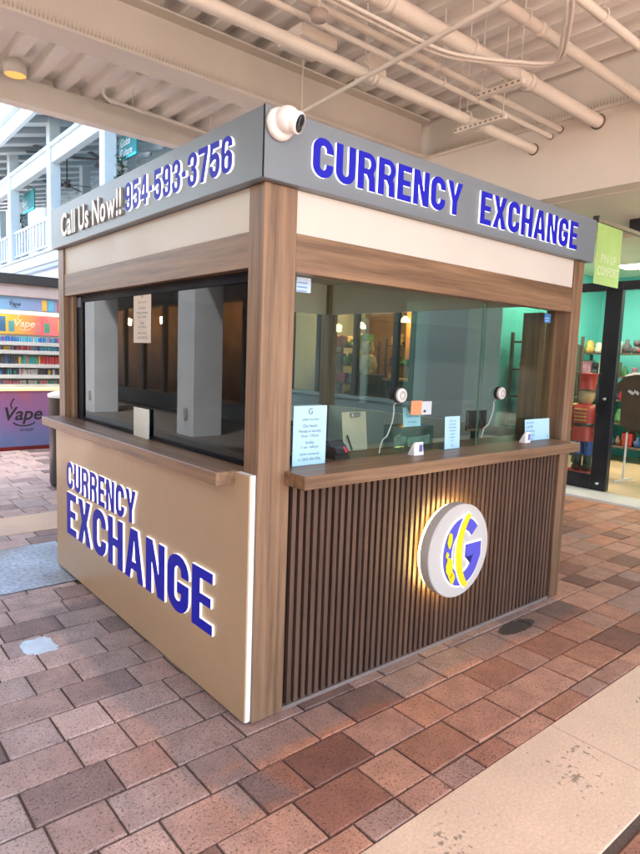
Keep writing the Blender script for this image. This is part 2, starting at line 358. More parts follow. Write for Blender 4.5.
def stain_stone():
    t = stone.node_tree; N, L = t.nodes, t.links; P = N['Principled BSDF']; src = P.inputs['Base Color'].links[0].from_socket; vec = wpos(N)
    n = N.new('ShaderNodeTexNoise'); n.inputs['Scale'].default_value = 42; n.inputs['Detail'].default_value = 5; L.new(vec, n.inputs['Vector'])
    acc = None
    for cx, cy, r in ((.80, -1.0, .15), (.97, -.94, .09), (.16, -.92, .11), (1.6, -.95, .1), (-.1, -1.1, .08)):
        dn = N.new('ShaderNodeVectorMath'); dn.operation = 'DISTANCE'; L.new(vec, dn.inputs[0]); dn.inputs[1].default_value = (cx, cy, 0)
        q = N.new('ShaderNodeMapRange'); q.inputs[1].default_value = 0; q.inputs[2].default_value = r; q.inputs[3].default_value = .19; q.inputs[4].default_value = 0; L.new(dn.outputs['Value'], q.inputs[0])
        if acc is None: acc = q.outputs[0]
        else:
            a = N.new('ShaderNodeMath'); a.operation = 'MAXIMUM'; L.new(acc, a.inputs[0]); L.new(q.outputs[0], a.inputs[1]); acc = a.outputs[0]
    ad = N.new('ShaderNodeMath'); ad.operation = 'ADD'; L.new(acc, ad.inputs[0]); L.new(n.outputs[0], ad.inputs[1])
    k = N.new('ShaderNodeMapRange'); k.inputs[1].default_value = .66; k.inputs[2].default_value = .74; k.inputs[3].default_value = 0; k.inputs[4].default_value = .7; L.new(ad.outputs[0], k.inputs[0])
    m = N.new('ShaderNodeMix'); m.data_type = 'RGBA'; L.new(k.outputs[0], m.inputs[0]); L.new(src, m.inputs[6]); m.inputs[7].default_value = (.14, .10, .065, 1); L.new(m.outputs[2], P.inputs['Base Color'])
stain_stone()
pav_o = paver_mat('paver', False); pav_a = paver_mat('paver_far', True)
clear_g = glass('kiosk_glass', (.86, .92, .89), .0, 1.45)
film_g = glass('tinted_film_glass', (.16, .17, .19), .03, 1.45)
shop_g = glass('shop_glass', (.86, .92, .90), .0, 1.45)
acryl = glass('acrylic', (.84, .91, .91), .05, 1.4)
paper_w = mat('white_card', (.78, .79, .78), .6, var=.03)
paper_b = mat('pale_blue_card', (.40, .66, .80), .5, var=.03)
ink = mat('dark_ink', (.03, .045, .07), .6, var=.1)
ink_blue = mat('blue_ink', (.03, .10, .42), .5, var=.1)
silver = mat('silver', (.62, .62, .61), .28, .85, var=.08)
XR, XU = Vector((1, 0, 0)), Vector((0, 0, 1))        # right / up on faces that look to -Y
YR = Vector((0, -1, 0))                              # right on faces that look to -X

# ------------------------------------------------------------------ ground
struct('ground', MB().add([(-300, -300, -.012), (300, -300, -.012), (300, 300, -.012), (-300, 300, -.012)], [(0, 1, 2, 3)]), mat('open_paving', (.40, .315, .25), .7, var=.15, vscale=.6, fine=.15, fscale=8))
ROW = .2037; L_, S_ = .305, .2035; BANDS = [(-1.243, -.768), (3.37, 3.95)]; X0, X1 = -3.3, 5.60
HATCH = (-1.05, .14, 2.055, 3.02)
def rows():
    k0 = int(-7 / ROW)
    for k in range(k0, 70):
        a, b = -.05 + k * ROW, -.05 + (k + 1) * ROW
        for lo, hi in ((-99, BANDS[0][0]), (BANDS[0][1], BANDS[1][0]), (BANDS[1][1], 99)):
            p, q = max(a, lo), min(b, hi)
            if q - p > .03: yield k, p, q
FIX = {-1: (-.133, 'LSL'), -2: (-.234, 'SLLS'), -3: (-.136, 'LSLLSLS'), -4: (.575, 'SLLSL'), 1: (-.639, 'SLLS'), 2: (-.849, 'SSLL'), 3: (-.538, 'LSL'), 4: (-.637, 'SLSL'), 5: (-.739, 'SLSL'), 6: (-.651, 'SLSL')}
rnd = random.Random(11); pieces = []
for k, p, q in rows():
    x, seq = FIX.get(k, (X0 + rnd.uniform(-.3, 0), '')); xs = [x]; back = []
    for c in seq: xs.append(xs[-1] + (L_ if c == 'L' else S_))
    def nxt(last): return L_ if rnd.random() < .62 else S_
    while xs[-1] < X1: xs.append(xs[-1] + nxt(0))
    while xs[0] > X0: xs.insert(0, xs[0] - nxt(0))
    for a, b in zip(xs, xs[1:]):
        a, b = max(a, X0), min(b, X1)
        if b - a < .03: continue
        y0, y1 = p, q
        if a > .06 and b < 2.4 and y0 > .06 and y1 < 2.4: continue
        if a >= HATCH[0] and b <= HATCH[1] and y0 >= HATCH[2] - .02 and y1 <= HATCH[3] + .02: continue
        if y1 > HATCH[2] + .02 and y0 < HATCH[3] - .02:
            if a < HATCH[0] < b: b = HATCH[0]
            elif a < HATCH[1] < b: a = HATCH[1]
            elif a >= HATCH[0] and b <= HATCH[1]:
                if y0 < HATCH[2] < y1: y1 = HATCH[2]
                elif y0 < HATCH[3] < y1: y0 = HATCH[3]
        if b - a > .03 and y1 - y0 > .03: pieces.append((a, b, y0, y1))
def proj(P):
    v = Vector(P) - CAM; z = v.dot(c_fwd)
    return None if z < .2 else (320 + 616.6 * v.dot(c_right) / z, 427 - 616.6 * v.dot(c_up) / z)
def area(pc):
    q = [proj((x, y, 0)) for x, y in ((pc[0], pc[2]), (pc[1], pc[2]), (pc[1], pc[3]), (pc[0], pc[3]))]
    if None in q: return 0
    cx = sum(a[0] for a in q) / 4; cy = sum(a[1] for a in q) / 4
    if not (-25 < cx < 665 and -20 < cy < 885): return 0
    if pc[0] > -.05 and pc[2] > 0 and cx > 60 and cx < 556 and cy < 720: return 0     # behind the kiosk
    return abs(sum(q[i][0] * q[(i + 1) % 4][1] - q[(i + 1) % 4][0] * q[i][1] for i in range(4))) / 2
pieces.sort(key=area, reverse=True)
pave = struct('pavement', MB().add([(X0, -7, -.008), (X1, -7, -.008), (X1, 14.2, -.008), (X0, 14.2, -.008)], [(0, 1, 2, 3)]), mortar)
def block(mb, a, b, c, d, top=0.0, j=.0045, ch=.005, tone=None):
    a, b, c, d = a + j, b - j, c + j, d - j; z0 = top - .02; z1 = top - ch * .7
    e = min(ch, (b - a) / 3, (d - c) / 3)
    vs = [(a, c, z0), (b, c, z0), (b, d, z0), (a, d, z0), (a, c, z1), (b, c, z1), (b, d, z1), (a, d, z1), (a + e, c + e, top), (b - e, c + e, top), (b - e, d - e, top), (a + e, d - e, top)]
    mb.add(vs, [(0, 1, 5, 4), (1, 2, 6, 5), (2, 3, 7, 6), (3, 0, 4, 7), (4, 5, 9, 8), (5, 6, 10, 9), (6, 7, 11, 10), (7, 4, 8, 11), (8, 9, 10, 11)])
BLK = {}
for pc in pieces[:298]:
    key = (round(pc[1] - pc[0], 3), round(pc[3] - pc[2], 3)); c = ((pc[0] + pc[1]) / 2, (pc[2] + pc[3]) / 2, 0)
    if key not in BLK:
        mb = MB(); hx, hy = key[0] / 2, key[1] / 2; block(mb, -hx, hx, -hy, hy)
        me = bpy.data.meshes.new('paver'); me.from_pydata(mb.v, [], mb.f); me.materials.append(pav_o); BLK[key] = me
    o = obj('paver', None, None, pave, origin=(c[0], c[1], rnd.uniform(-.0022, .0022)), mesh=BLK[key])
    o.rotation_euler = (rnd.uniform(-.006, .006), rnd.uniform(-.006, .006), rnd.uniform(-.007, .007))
mb = MB(); tones = []
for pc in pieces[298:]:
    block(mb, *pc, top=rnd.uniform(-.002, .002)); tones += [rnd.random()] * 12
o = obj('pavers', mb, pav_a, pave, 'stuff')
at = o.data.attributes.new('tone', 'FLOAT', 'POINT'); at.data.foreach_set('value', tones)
# cream stone bands of long slabs
for name, (a, b), off in (('stone_band', BANDS[0], 1.035), ('stone_band', BANDS[1], .5)):
    st = struct(name, MB().add([(X0, a, -.006), (X1, a, -.006), (X1, b, -.006), (X0, b, -.006)], [(0, 1, 2, 3)]), mortar)
    x = off - 1.22 * math.ceil((off - X0) / 1.22)
    while x < X1:
        mb = MB(); block(mb, max(x, X0), min(x + 1.22, X1), a, b, 0.001, .0015, .003); obj('slab', mb, stone, st); x += 1.22
# threshold in front of the shop
struct('shop_threshold', MB().bbox((5.62, -9, -.05), (6.10, 8.2, .022), .006), mat('threshold_stone', (.70, .68, .64), .5, var=.06, fine=.06))
# metal hatch
h = thing('floor_hatch', ((HATCH[0] + HATCH[1]) / 2, 2.5, 0), 'grey metal access hatch plate set flush in the pavers beside the tan panel', 'hatch')
hm = mat('hatch_metal', (.36, .42, .46), .42, .45, var=.32, vscale=2.6, fine=.30, fscale=38, bump=.5, bscale=30, rvar=.15)
obj('plate', MB().bbox((HATCH[0] + .012, HATCH[2] + .012, -.03), (HATCH[1] - .012, HATCH[3] - .012, .001), .003), hm, h)
mb = MB()
for a, b in (((HATCH[0], HATCH[2], -.03), (HATCH[1], HATCH[2] + .009, -.001)), ((HATCH[0], HATCH[3] - .009, -.03), (HATCH[1], HATCH[3], -.001)), ((HATCH[0], HATCH[2] + .009, -.03), (HATCH[0] + .009, HATCH[3] - .009, -.001)), ((HATCH[1] - .009, HATCH[2] + .009, -.03), (HATCH[1], HATCH[3] - .009, -.001))): mb.box(a, b)
obj('rim', mb, frame_blk, h)
# foil patch and tar patch
def blob(cx, cy, rx, ry, z0, z1, n, jag, sq, seed):
    rr = random.Random(seed); mb = MB(); pts = []
    for i in range(n):
        t = 2 * math.pi * i / n; k = 1 + rr.uniform(-jag, jag); c, s_ = math.cos(t), math.sin(t)
        pts.append((math.copysign(abs(c) ** sq, c) * rx * k, math.copysign(abs(s_) ** sq, s_) * ry * k))
    mb.prism(pts, (cx, cy, z0), (1, 0, 0), (0, 1, 0), z1 - z0); return mb
tag(obj('foil_patch', blob(-.50, 1.235, .075, .095, .0, .0015, 60, .12, .42, 3), mat('foil', (.62, .70, .70), .4, .5, var=.12, vscale=12, bump=.5, bscale=50)), 'ragged silvery repair patch stuck on a grey paver', 'patch')
# ------------------------------------------------------------------ canopy over the kiosk
can = thing('canopy', (0, 2.9, 0), 'tan painted steel canopy with corrugated deck and bird spikes over the kiosk', 'canopy')
CX0, CX1, CY0, CY1 = -3.9, 4.2, -4.3, 4.98
def ibeam(y0, x0, x1, zb, zt, fl, name='beam'):
    mb = MB(); mb.box((x0, y0 - fl, zb), (x1, y0 + fl, zb + .022)); mb.box((x0, y0 - .012, zb + .022), (x1, y0 + .012, zt - .02)); mb.box((x0, y0 - fl, zt - .02), (x1, y0 + fl, zt - .003))
    return obj(name, mb, ceil_m, can)
def spikes(pts, n_dir, name_parent, seed):
    rr = random.Random(seed); mb = MB()
    for p in pts:
        for k in (-1, 0, 1):
            b = Vector(p); tip = b + Vector((rr.uniform(-.006, .006), rr.uniform(-.006, .006), .085)) + Vector(n_dir) * (.035 * k)
            s1 = Vector((.0012, 0, 0)) if abs(n_dir[1]) > .5 else Vector((0, .0012, 0)); s2 = Vector(n_dir) * .0012
            mb.add([b - s1, b + s1, b + s2, tip], [(0, 1, 3), (1, 2, 3), (2, 0, 3)])
    return obj('bird_spikes', mb, spike_m, name_parent, 'stuff')
ibeam(2.895, CX0, 4.085, 3.78, 4.2, .135)
ibeam(-4.15, CX0, 4.085, 3.80, 4.2, .11)
spikes([(-3 + .028 * i, 2.79, 3.80) for i in range(252)], (0, 1, 0), can, 1)
spikes([(4.04, -1.2 + .028 * i, 3.79) for i in range(138)], (1, 0, 0), can, 2)
# edge channel
mb = MB(); mb.box((CX0, 4.95, 3.96), (4.085, 4.99, 4.2)); mb.box((CX0, 5.03, 4.2), (4.085, 5.058, 4.2945)); mb.box((CX0, 4.99, 3.96), (4.085, 5.10, 3.985)); mb.box((CX0, 4.99, 4.17), (4.085, 5.06, 4.197)); obj('edge_channel', mb, ceil_m, can)
mb = MB(); mb.box((CX0 - .04, CY0, 3.9), (CX0, 5.06, 4.2)); obj('edge_channel', mb, ceil_m, can)
# corrugated deck, one pan per pitch
PIT = .275; prof = [(0, 0), (.10, 0), (.128, .085), (.247, .085), (.275, 0)]
pan = None; i = 0; x = 4.085 - PIT * 29
while x < 4.08:
    if pan is None:
        mb = MB(); vs = [];
        for px_, pz in prof: vs += [(px_, CY0, pz), (px_, 5.06, pz), (px_, 5.06, pz + .004), (px_, CY0, pz + .004)]
        fs = []
        for k in range(len(prof) - 1):
            a = k * 4; b = a + 4; fs += [(a, b, b + 1, a + 1), (a + 3, a + 2, b + 2, b + 3), (a, a + 3, b + 3, b), (a + 1, b + 1, b + 2, a + 2)]
        mb.add(vs, fs); me = bpy.data.meshes.new('deck_pan'); me.from_pydata(mb.v, [], mb.f); me.materials.append(deck_m); pan = me
    obj('deck_pan', None, None, can, origin=(x, 0, 4.202), mesh=pan); x += PIT
obj('roof_slab', MB().box((CX0 - .04, CY0, 4.295), (4.19, 5.06, 4.42)), ceil_m, can)
# ------------------------------------------------------------------ shop building on the right
shop = thing('shop_building', (6.15, 3, 0), 'tan shop building with black framed glass front and deep fascia', 'building')
mb = MB(); mb.box((4.10, -9, 3.11), (4.30, 8.0, 3.775)); obj('fascia', mb, wall_m, shop)
mb = MB(); mb.box((4.06, -9, 3.775), (4.30, 5.1, 3.80)); mb.box((4.19, -9, 3.80), (4.30, 5.1, 4.6)); obj('fascia_beam', mb, ceil_m, shop)
mb = MB(); mb.box((4.30, -9, 3.105), (6.10, 8.0, 3.16)); obj('soffit', mb, wall_m, shop)
mb = MB(); mb.box((4.30, -9, 3.16), (9.9, 8.0, 4.1)); obj('upper_wall', mb, wall_m, shop)
obj('sun_block', MB().box((4.5, .2, 4.101), (9.9, 5.19, 8.2)), wall_m, shop)  # unseen block added above the shop to keep sun off the court paving
colm = mat('column_paint', (.22, .255, .30), .55, var=.05, vscale=1.5)
for y0, y1 in ((2.1, 2.78),):
    mb = MB(); mb.bbox((4.11, y0, 0), (4.75, y1, 3.104), .012); obj('column', mb, colm, shop)
# black shop front frames: list of uprights (y0,y1) in plane x 6.12..6.20
def upright(y0, y1, z0=.022, z1=3.104, name='mullion'): obj(name, MB().bbox((6.12, y0, z0), (6.20, y1, z1), .004), frame_blk, shop)
for y0, y1 in ((3.18, 3.30), (1.40, 1.60), (-.72, -.60), (-2.7, -2.58), (-4.8, -4.68), (2.28, 2.36)): upright(y0, y1, .022, 2.46 if y0 in (1.40, 2.28) else 3.104)
for a, b in ((1.60, 2.28), (2.36, 3.18), (-.60, 1.40), (-2.58, -.72), (-4.68, -2.7)):
    obj('transom', MB().bbox((6.122, a + .001, 2.461), (6.198, b - .001, 2.565), .004), frame_blk, shop)
obj('transom', MB().bbox((6.122, 1.40, 2.462), (6.198, 1.60, 2.565), .004), frame_blk, shop)
obj('transom', MB().bbox((6.122, 2.28, 2.462), (6.198, 2.36, 2.565), .004), frame_blk, shop)
for a, b in ((1.60, 2.28), (2.36, 3.18), (-2.58, -.72), (-4.68, -2.7)):
    obj('bottom_rail', MB().bbox((6.122, a + .001, .023), (6.198, b - .001, .20), .004), frame_blk, shop)
    obj('glass_pane', MB().box((6.155, a + .001, .20), (6.163, b - .001, 2.46)), shop_g, shop)
hw = MB().tube([(6.12, 1.57, .95), (6.07, 1.57, .97), (6.07, 1.57, 1.45), (6.12, 1.57, 1.47)], .012, 8); obj('door_handle', hw, frame_blk, shop)
for z in (.11, 1.16): obj('door_lock', MB().lathe([(0, .03), (.018, .03), (.022, .0)], (6.12, 1.50, z), (-1, 0, 0), 12), silver, shop)
# display windows further along, with sill
obj('sill_wall', MB().box((6.14, 3.30, 0), (6.30, 8.0, .82)), mat('sill_blue', (.17, .205, .23), .5, var=.08), shop)
obj('window_sill', MB().bbox((6.06, 3.30, .82), (6.30, 8.0, .88), .006), mat('sill_top', (.20, .25, .28), .4, var=.06), shop)
for a in (4.60, 4.98, 5.94, 6.96, 7.8): upright(a, a + .11, .88, 3.104)
for a, b in ((4.71, 4.98), (5.09, 5.94), (6.05, 6.96), (7.07, 7.8)):
    obj('glass_pane', MB().box((6.155, a + .001, .88), (6.163, b - .001, 2.4)), shop_g, shop); obj('transom', MB().bbox((6.125, a + .001, 2.40), (6.195, b - .001, 2.47), .003), frame_blk, shop)
obj('pier', MB().box((6.13, 3.30, .88), (6.3, 4.60, 3.104)), mat('pier_paint', (.24, .28, .31), .6, var=.05), shop)
# shop interior shell
obj('shop_floor', MB().box((6.10, -9, -.06), (9.9, 8, .018)), mat('shop_tile', (.62, .47, .29), .35, var=.06, fine=.04), shop)
obj('back_wall', MB().box((9.5, -9, .018), (9.6, 3.6, 3.1)), teal, shop)
obj('back_wall', MB().box((8.3, 3.75, .018), (8.4, 8, 3.1)), mat('brown_wall', (.34, .17, .08), .6, var=.15), shop)
obj('partition', MB().box((6.30, 3.30, .018), (9.5, 3.42, 3.1)), teal, shop)
obj('partition', MB().box((6.21, -.74, .018), (9.5, -.64, 3.08)), teal, shop)
obj('reflection_screen', MB().box((6.12, -9, 0), (6.20, -4.81, 3.104)), mat('reflection_dark', (.05, .055, .062), .5, var=.1), shop)  # unseen dark screen added to darken what the right window reflects
obj('partition', MB().box((6.9, -4.8, .018), (7.0, -.745, 3.08)), mat('dark_reflection_screen', (.05, .04, .035), .6, var=.2), shop)  # unseen dark panel behind the glass, added to keep that reflection dark
obj('partition', MB().box((6.2, 8.0, 0), (9.9, 8.12, 4.1)), wall_m, shop)
obj('shop_ceiling', MB().box((6.20, -9, 3.08), (9.5, 8, 3.12)), mat('shop_ceiling', (.75, .66, .52), .7, var=.04), shop)
lampw = mat('shop_lamp', (.9, .85, .75), .5, emit=(1, .86, .66), estr=12.0)
lampo = mat('warm_lamp', (.9, .7, .4), .5, emit=(1, .60, .26), estr=9.0)
for k, (x, y) in enumerate(((6.9, .4), (8.2, .4), (6.9, 2.75), (8.2, 2.2))):
    lt = thing('ceiling_light', (x, y, 3.0), 'square white ceiling light panel inside the teal shop', 'ceiling light', 'ceiling lights of the teal shop')
    obj('lamp_housing', MB().bbox((x - .22, y - .22, 3.045), (x + .22, y + .22, 3.078), .004), white_p, lt); obj('diffuser', MB().box((x - .19, y - .19, 3.038), (x + .19, y + .19, 3.0445)), lampw, lt)
# ------------------------------------------------------------------ opposite building (mirrored in the tinted window)
opp = thing('arcade_building', (-6, 9, 0), 'shaded arcade with pale square columns mirrored in the tinted kiosk window', 'building')
pale = mat('arcade_column', (.27, .29, .31), .55, var=.05)
dkw = mat('arcade_wall', (.10, .095, .085), .6, var=.15)
for y0 in (-2.0, 3.0, 7.94, 12.85, 17.7):
    c = obj('column', MB().bbox((-4.5, y0, 0), (-3.9, y0 + .62, 3.3), .01), pale, opp)
    obj('outlet_box', MB().bbox((-3.898, y0 + .2, .33), (-3.87, y0 + .31, .52), .004), mat('outlet_grey', (.16, .16, .15), .5), c)
obj('wall', MB().box((-6.4, -7, 0), (-6.0, 24, .42)), dkw, opp); obj('wall', MB().box((-6.4, -7, 2.75), (-6.0, 24, 3.3)), dkw, opp)
obj('arcade_soffit', MB().box((-8.0, -7, 3.3), (-3.85, 24, 3.45)), ceil_m, opp)
obj('parapet', MB().box((-4.3, 5.2, 3.45), (-3.85, 24, 6.8)), gal_white, opp); obj('parapet', MB().box((-8.0, -7, 3.45), (-6.1, 24, 5.0)), gal_white, opp)
obj('back_wall', MB().box((-8.0, -7, 0), (-7.9, 24, 3.3)), mat('arcade_back', (.38, .23, .13), .6, var=.35, vscale=1.2), opp)
for k in range(18):
    y = -1 + k * 1.32
    obj('mullion', MB().bbox((-6.16, y, .421), (-6.04, y + .14, 2.749), .004), mat('mullion_grey', (.09, .085, .08), .5), opp)
    if k % 2 == 0: obj('hanging_lamp', MB().lathe([(.0, .0), (.10, .0), (.12, .2), (.0, .25)], (-7.0, y + .7, 2.35), (0, 0, 1), 10), lampo, opp)
obj('paving', MB().box((-8, -7, -.03), (-3.32, 24, .004)), mat('dark_paving', (.045, .042, .040), .5, var=.2), opp)

# ------------------------------------------------------------------ the kiosk
K = thing('currency_kiosk', (1.24, 1.22, 0), 'walnut and tan currency exchange kiosk with grey header sign and slatted front', 'kiosk')
KW, KD = 2.475, 2.462
# posts
obj('post', MB().bbox((0, 0, .004), (.160, .105, 2.204), .0025), wood_v, K)
obj('post', MB().bbox((2.362, 0, .004), (KW, .17, 2.204), .0025), wood_v, K)
obj('post', MB().bbox((0, 2.35, .004), (.105, KD, 2.204), .0025), wood_v, K)
obj('post', MB().bbox((2.37, 2.35, .004), (KW, KD, 2.204), .0025), wood_v, K)
# header: two face panels, returns, roof
Hh = .035; HZ0, HZ1 = 2.205, 2.466; HX1, HY1 = 2.52, 2.475
hr = obj('header', MB().bbox((-Hh + .002, -Hh, HZ0), (HX1, .05, HZ1), .003), grey_hdr, K)
hl = obj('header', MB().bbox((-Hh, -Hh + .0015, HZ0 + .001), (.05, HY1, HZ1 - .001), .003), grey_hdr, K)
obj('header', MB().bbox((HX1 - .06, .051, HZ0 + .001), (HX1 - .001, HY1, HZ1 - .001), .003), grey_hdr, K)
obj('header', MB().bbox((.051, HY1 - .06, HZ0 + .001), (HX1 - .061, HY1 - .001, HZ1 - .001), .003), grey_hdr, K)
obj('roof', MB().box((.051, .051, HZ1 - .05), (HX1 - .061, HY1 - .061, HZ1 - .02)), mat('roof_board', (.3, .28, .25), .7), K)
obj('ceiling_board', MB().box((.051, .051, HZ0 + .002), (HX1 - .061, HY1 - .061, HZ0 + .012)), mat('ceiling_board', (.78, .75, .68), .6), K)
obj('corner_seam', MB().box((-Hh - .0012, -Hh - .0012, HZ0 + .002), (-Hh + .0035, -Hh + .0035, HZ1 - .002)), black, K)
# fascia, lintel boards
inner = mat('inner_wall', (.74, .72, .64), .55, var=.04)
obj('fascia_panel', MB().bbox((.161, .012, 2.036), (2.361, .045, 2.204), .001), cream, K)
obj('lintel_board', MB().bbox((.161, .004, 1.883), (2.361, .060, 2.035), .002), wood_x, K)
obj('fascia_panel', MB().bbox((.012, .106, 2.032), (.045, 2.349, 2.204), .001), cream, K)
obj('lintel_board', MB().bbox((.004, .106, 1.890), (.060, 2.349, 2.031), .002), wood_y, K)
obj('fascia_panel', MB().box((2.40, .171, 1.935), (2.43, 2.349, 2.204)), inner, K)
obj('fascia_panel', MB().box((.106, 2.40, 1.935), (2.369, 2.43, 2.204)), inner, K)
# low walls (inner faces pale) and added dark backing
obj('low_wall', MB().box((.161, .035, .004), (2.361, .06, 1.012)), black, K)
obj('low_wall', MB().box((.004, .106, .004), (.055, 2.349, 1.012)), inner, K)
obj('low_wall', MB().box((2.40, .171, .004), (2.45, 2.349, 1.10)), inner, K)
obj('low_wall', MB().box((.106, 2.40, .004), (2.369, 2.45, 1.10)), inner, K)
obj('back_wall', MB().box((.106, 2.405, 1.101), (1.86, 2.445, 1.934)), mat('charcoal_board', (.012, .013, .015), .7), K)  # opaque dark board added so the tinted window shows mostly reflections
obj('floor', MB().box((.06, .061, .004), (2.399, 2.399, .02)), mat('kiosk_floor', (.46, .43, .38), .6), K)
for x in (1.861,): obj('glass_pane', MB().box((x, 2.41, 1.101), (2.369, 2.418, 1.934)), clear_g, K)
obj('glass_pane', MB().box((2.415, .171, 1.101), (2.423, 2.349, 1.934)), clear_g, K)
# right window: two sheets of glass with a pass-through, black edge
obj('glass_pane', MB().box((.161, .095, 1.0715), (1.605, .103, 1.91)), clear_g, K)
obj('glass_pane', MB().box((1.585, .108, 1.0715), (2.361, .116, 1.91)), clear_g, K)
obj('glass_edge', MB().box((1.586, .1035, 1.072), (1.592, .1075, 1.88)), mat('glass_edge', (.10, .22, .18), .3), K)
# left window: tinted film glass in black frame
obj('glass_pane', MB().box((.058, .106, 1.0715), (.066, 2.2, 1.875)), film_g, K)
mb = MB(); mb.bbox((.05, 2.13, 1.071), (.085, 2.25, 1.889), .002); mb.bbox((.0505, .106, 1.845), (.0845, 2.13, 1.889), .002); mb.bbox((.051, .106, 1.071), (.084, 2.13, 1.09), .001)
obj('window_frame', mb, mat('navy_black_frame', (.003, .004, .008), .6, spec=.12), K)
obj('window_jamb', MB().box((.03, 2.251, 1.071), (.085, 2.349, 1.889)), wood_v, K)
obj('window_jamb', MB().box((2.30, .171, 1.0715), (2.361, .30, 1.882)), wood_v, K)
# counters
obj('counter', MB().bbox((.133, -.137, 1.014), (2.345, .30, 1.071), .0035), wood_x, K)
obj('counter', MB().bbox((-.122, .118, 1.013), (.30, 2.458, 1.070), .0035), wood_y, K)
# slatted front
sp = obj('slat_panel', MB().box((.161, .030, .01), (2.361, .0345, 1.013)), black, K)
sl = None
for k in range(55):
    x = .1564 + .04 * k
    if k == 0: x = .176; continue
    if sl is None:
        mb = MB(); mb.bbox((-.0115, -.012, -.495), (.0115, .012, .495), .0012); me = bpy.data.meshes.new('slat'); me.from_pydata(mb.v, [], mb.f); me.materials.append(slat_m); sl = me
    obj('slat', None, None, sp, origin=(x, .0175 + random.uniform(-.0008, .0008), .5165), mesh=sl)
obj('base_strip', MB().box((.161, .006, .0005), (2.361, .034, .018)), mat('base_grey', (.20, .16, .14), .6), K)
# tan side panel with white edge
sidep = MB(); sidep.bbox((-.032, .012, .012), (-.024, 2.445, 1.064), .001)
side = obj('side_panel', sidep, tan, K)
obj('panel_edge', MB().bbox((-.0237, .012, .010), (-.0005, 2.444, 1.0645), .001), white_edge, side)
# raised letters
LM = [blue_face, lit_white]
letters('CURRENCY', (0, -Hh - .0005, 2.256), XR, XU, .192, 1.138, .152, .010, LM, hr)
letters('EXCHANGE', (0, -Hh - .0005, 2.250), XR, XU, 1.288, 2.275, .160, .010, LM, hr)
letters('954-593-3756', (-Hh - .0005, 0, 2.262), YR, XU, -1.215, -.165, .142, .010, LM, hl, .07)
letters('CURRENCY', (-.0325, 0, .612), YR, XU, -2.19, -1.075, .182, .011, LM, side)
letters('EXCHANGE', (-.0325, 0, .300), YR, XU, -2.195, -.262, .285, .011, LM, side)
body = 'Call Us Now!!'; adv = []; x = 0
for ch in body:
    if ch == ' ': x += .32; continue
    me = text_mesh(ch, .5, .018); b = bounds(me); adv.append((ch, x - b[0], me)); x += (b[1] - b[0]) + .11
tot = x - .11; span = 2.235 - 1.262
wl_m = [mat('letter_white', (.85, .84, .82), .4, emit=(1, .95, .9), estr=.05), mat('letter_side_shade', (.30, .29, .28), .5)]  # sides of the white letters coloured grey, edge shading put in
for ch, px_, me in adv:
    mb = MB(); mb.frame(me, Vector((-Hh - .0065, 0, 2.262)) + YR * (-2.235 + px_ * span / tot), YR, XU, span / tot, 0.195, .012, fn=lambda p: 0 if p.normal.z > .5 else 1)
    obj('letter', mb, wl_m, hl)
# round logo sign on the slats
lc = Vector((1.215, 0, .565)); yf = -.105
lg = obj('logo_disc', MB().lathe([(.0, 0), (.244, 0), (.25, .006), (.25, .058), (.246, .063), (0, .063)], (lc.x, yf + .063, lc.z), (0, -1, 0), 64, smooth=False), [mat('disc_face', (.50, .49, .45), .4, var=.02)], K)
obj('halo_lamp', MB().lathe([(.215, 0), (.238, 0), (.238, .012), (.215, .012), (.215, 0)], (lc.x, -.026, lc.z), (0, -1, 0), 48), mat('halo_glow', (1, .8, .4), .5, emit=(1, .70, .25), estr=4.0), lg)
mb = MB()
for a in (45, 135, 225, 315): mb.tube([(lc.x + .15 * math.cos(R(a)), .03, lc.z + .15 * math.sin(R(a))), (lc.x + .15 * math.cos(R(a)), yf + .064, lc.z + .15 * math.sin(R(a)))], .006, 6)
obj('standoff', mb, silver, lg)
em_b = mat('emblem_blue', (.06, .06, .40), .4, emit=(.20, .20, .9), estr=.02); em_y = mat('emblem_yellow', (.66, .54, .01), .4, emit=(1, .86, .02), estr=.02); em_w = mat('emblem_white', (.85, .86, .85), .4, emit=(1, 1, .97), estr=.08)
def on_disc(loops, m, z0, dep, name):
    me = curve_mesh(loops, .5); mb = MB(); mb.frame(me, (lc.x, yf - z0 - dep / 2, lc.z), XR, XU, 1, 1, dep); obj(name, mb, m, lg)
g_path = ell(.015, -.005, .125, .150, 42, 322, 28) + [(.142, -.04), (.142, -.005), (.040, -.005)]
on_disc(stroke(g_path, .084), em_w, .0005, .004, 'emblem_outline'); on_disc(stroke(g_path, .066), em_b, .005, .004, 'emblem_letter')
def cres(k): # tall leaning swoosh
    o = ell(.135, .0, .195 + k, .225 + k, 116, 245, 22); i = ell(.150, .0, .150 - k, .205 + k, 245, 116, 22)
    return [[(a * .8 - .0, b) for a, b in o + i]]
on_disc(cres(.007), em_w, .0093, .002, 'emblem_outline'); on_disc(cres(0), em_y, .012, .003, 'emblem_swoosh')
rr = random.Random(4)
for cx, cy, a, b in ((-.095, -.070, .030, .058), (-.070, -.13, .022, .032), (-.105, .075, .018, .045), (-.12, .0, .012, .02)):
    on_disc([[(cx + a * math.cos(t * .7) * rr.uniform(.7, 1.2), cy + b * math.sin(t * .7) * rr.uniform(.7, 1.2)) for t in range(9)]], em_y, .0135, .003, 'emblem_patch')
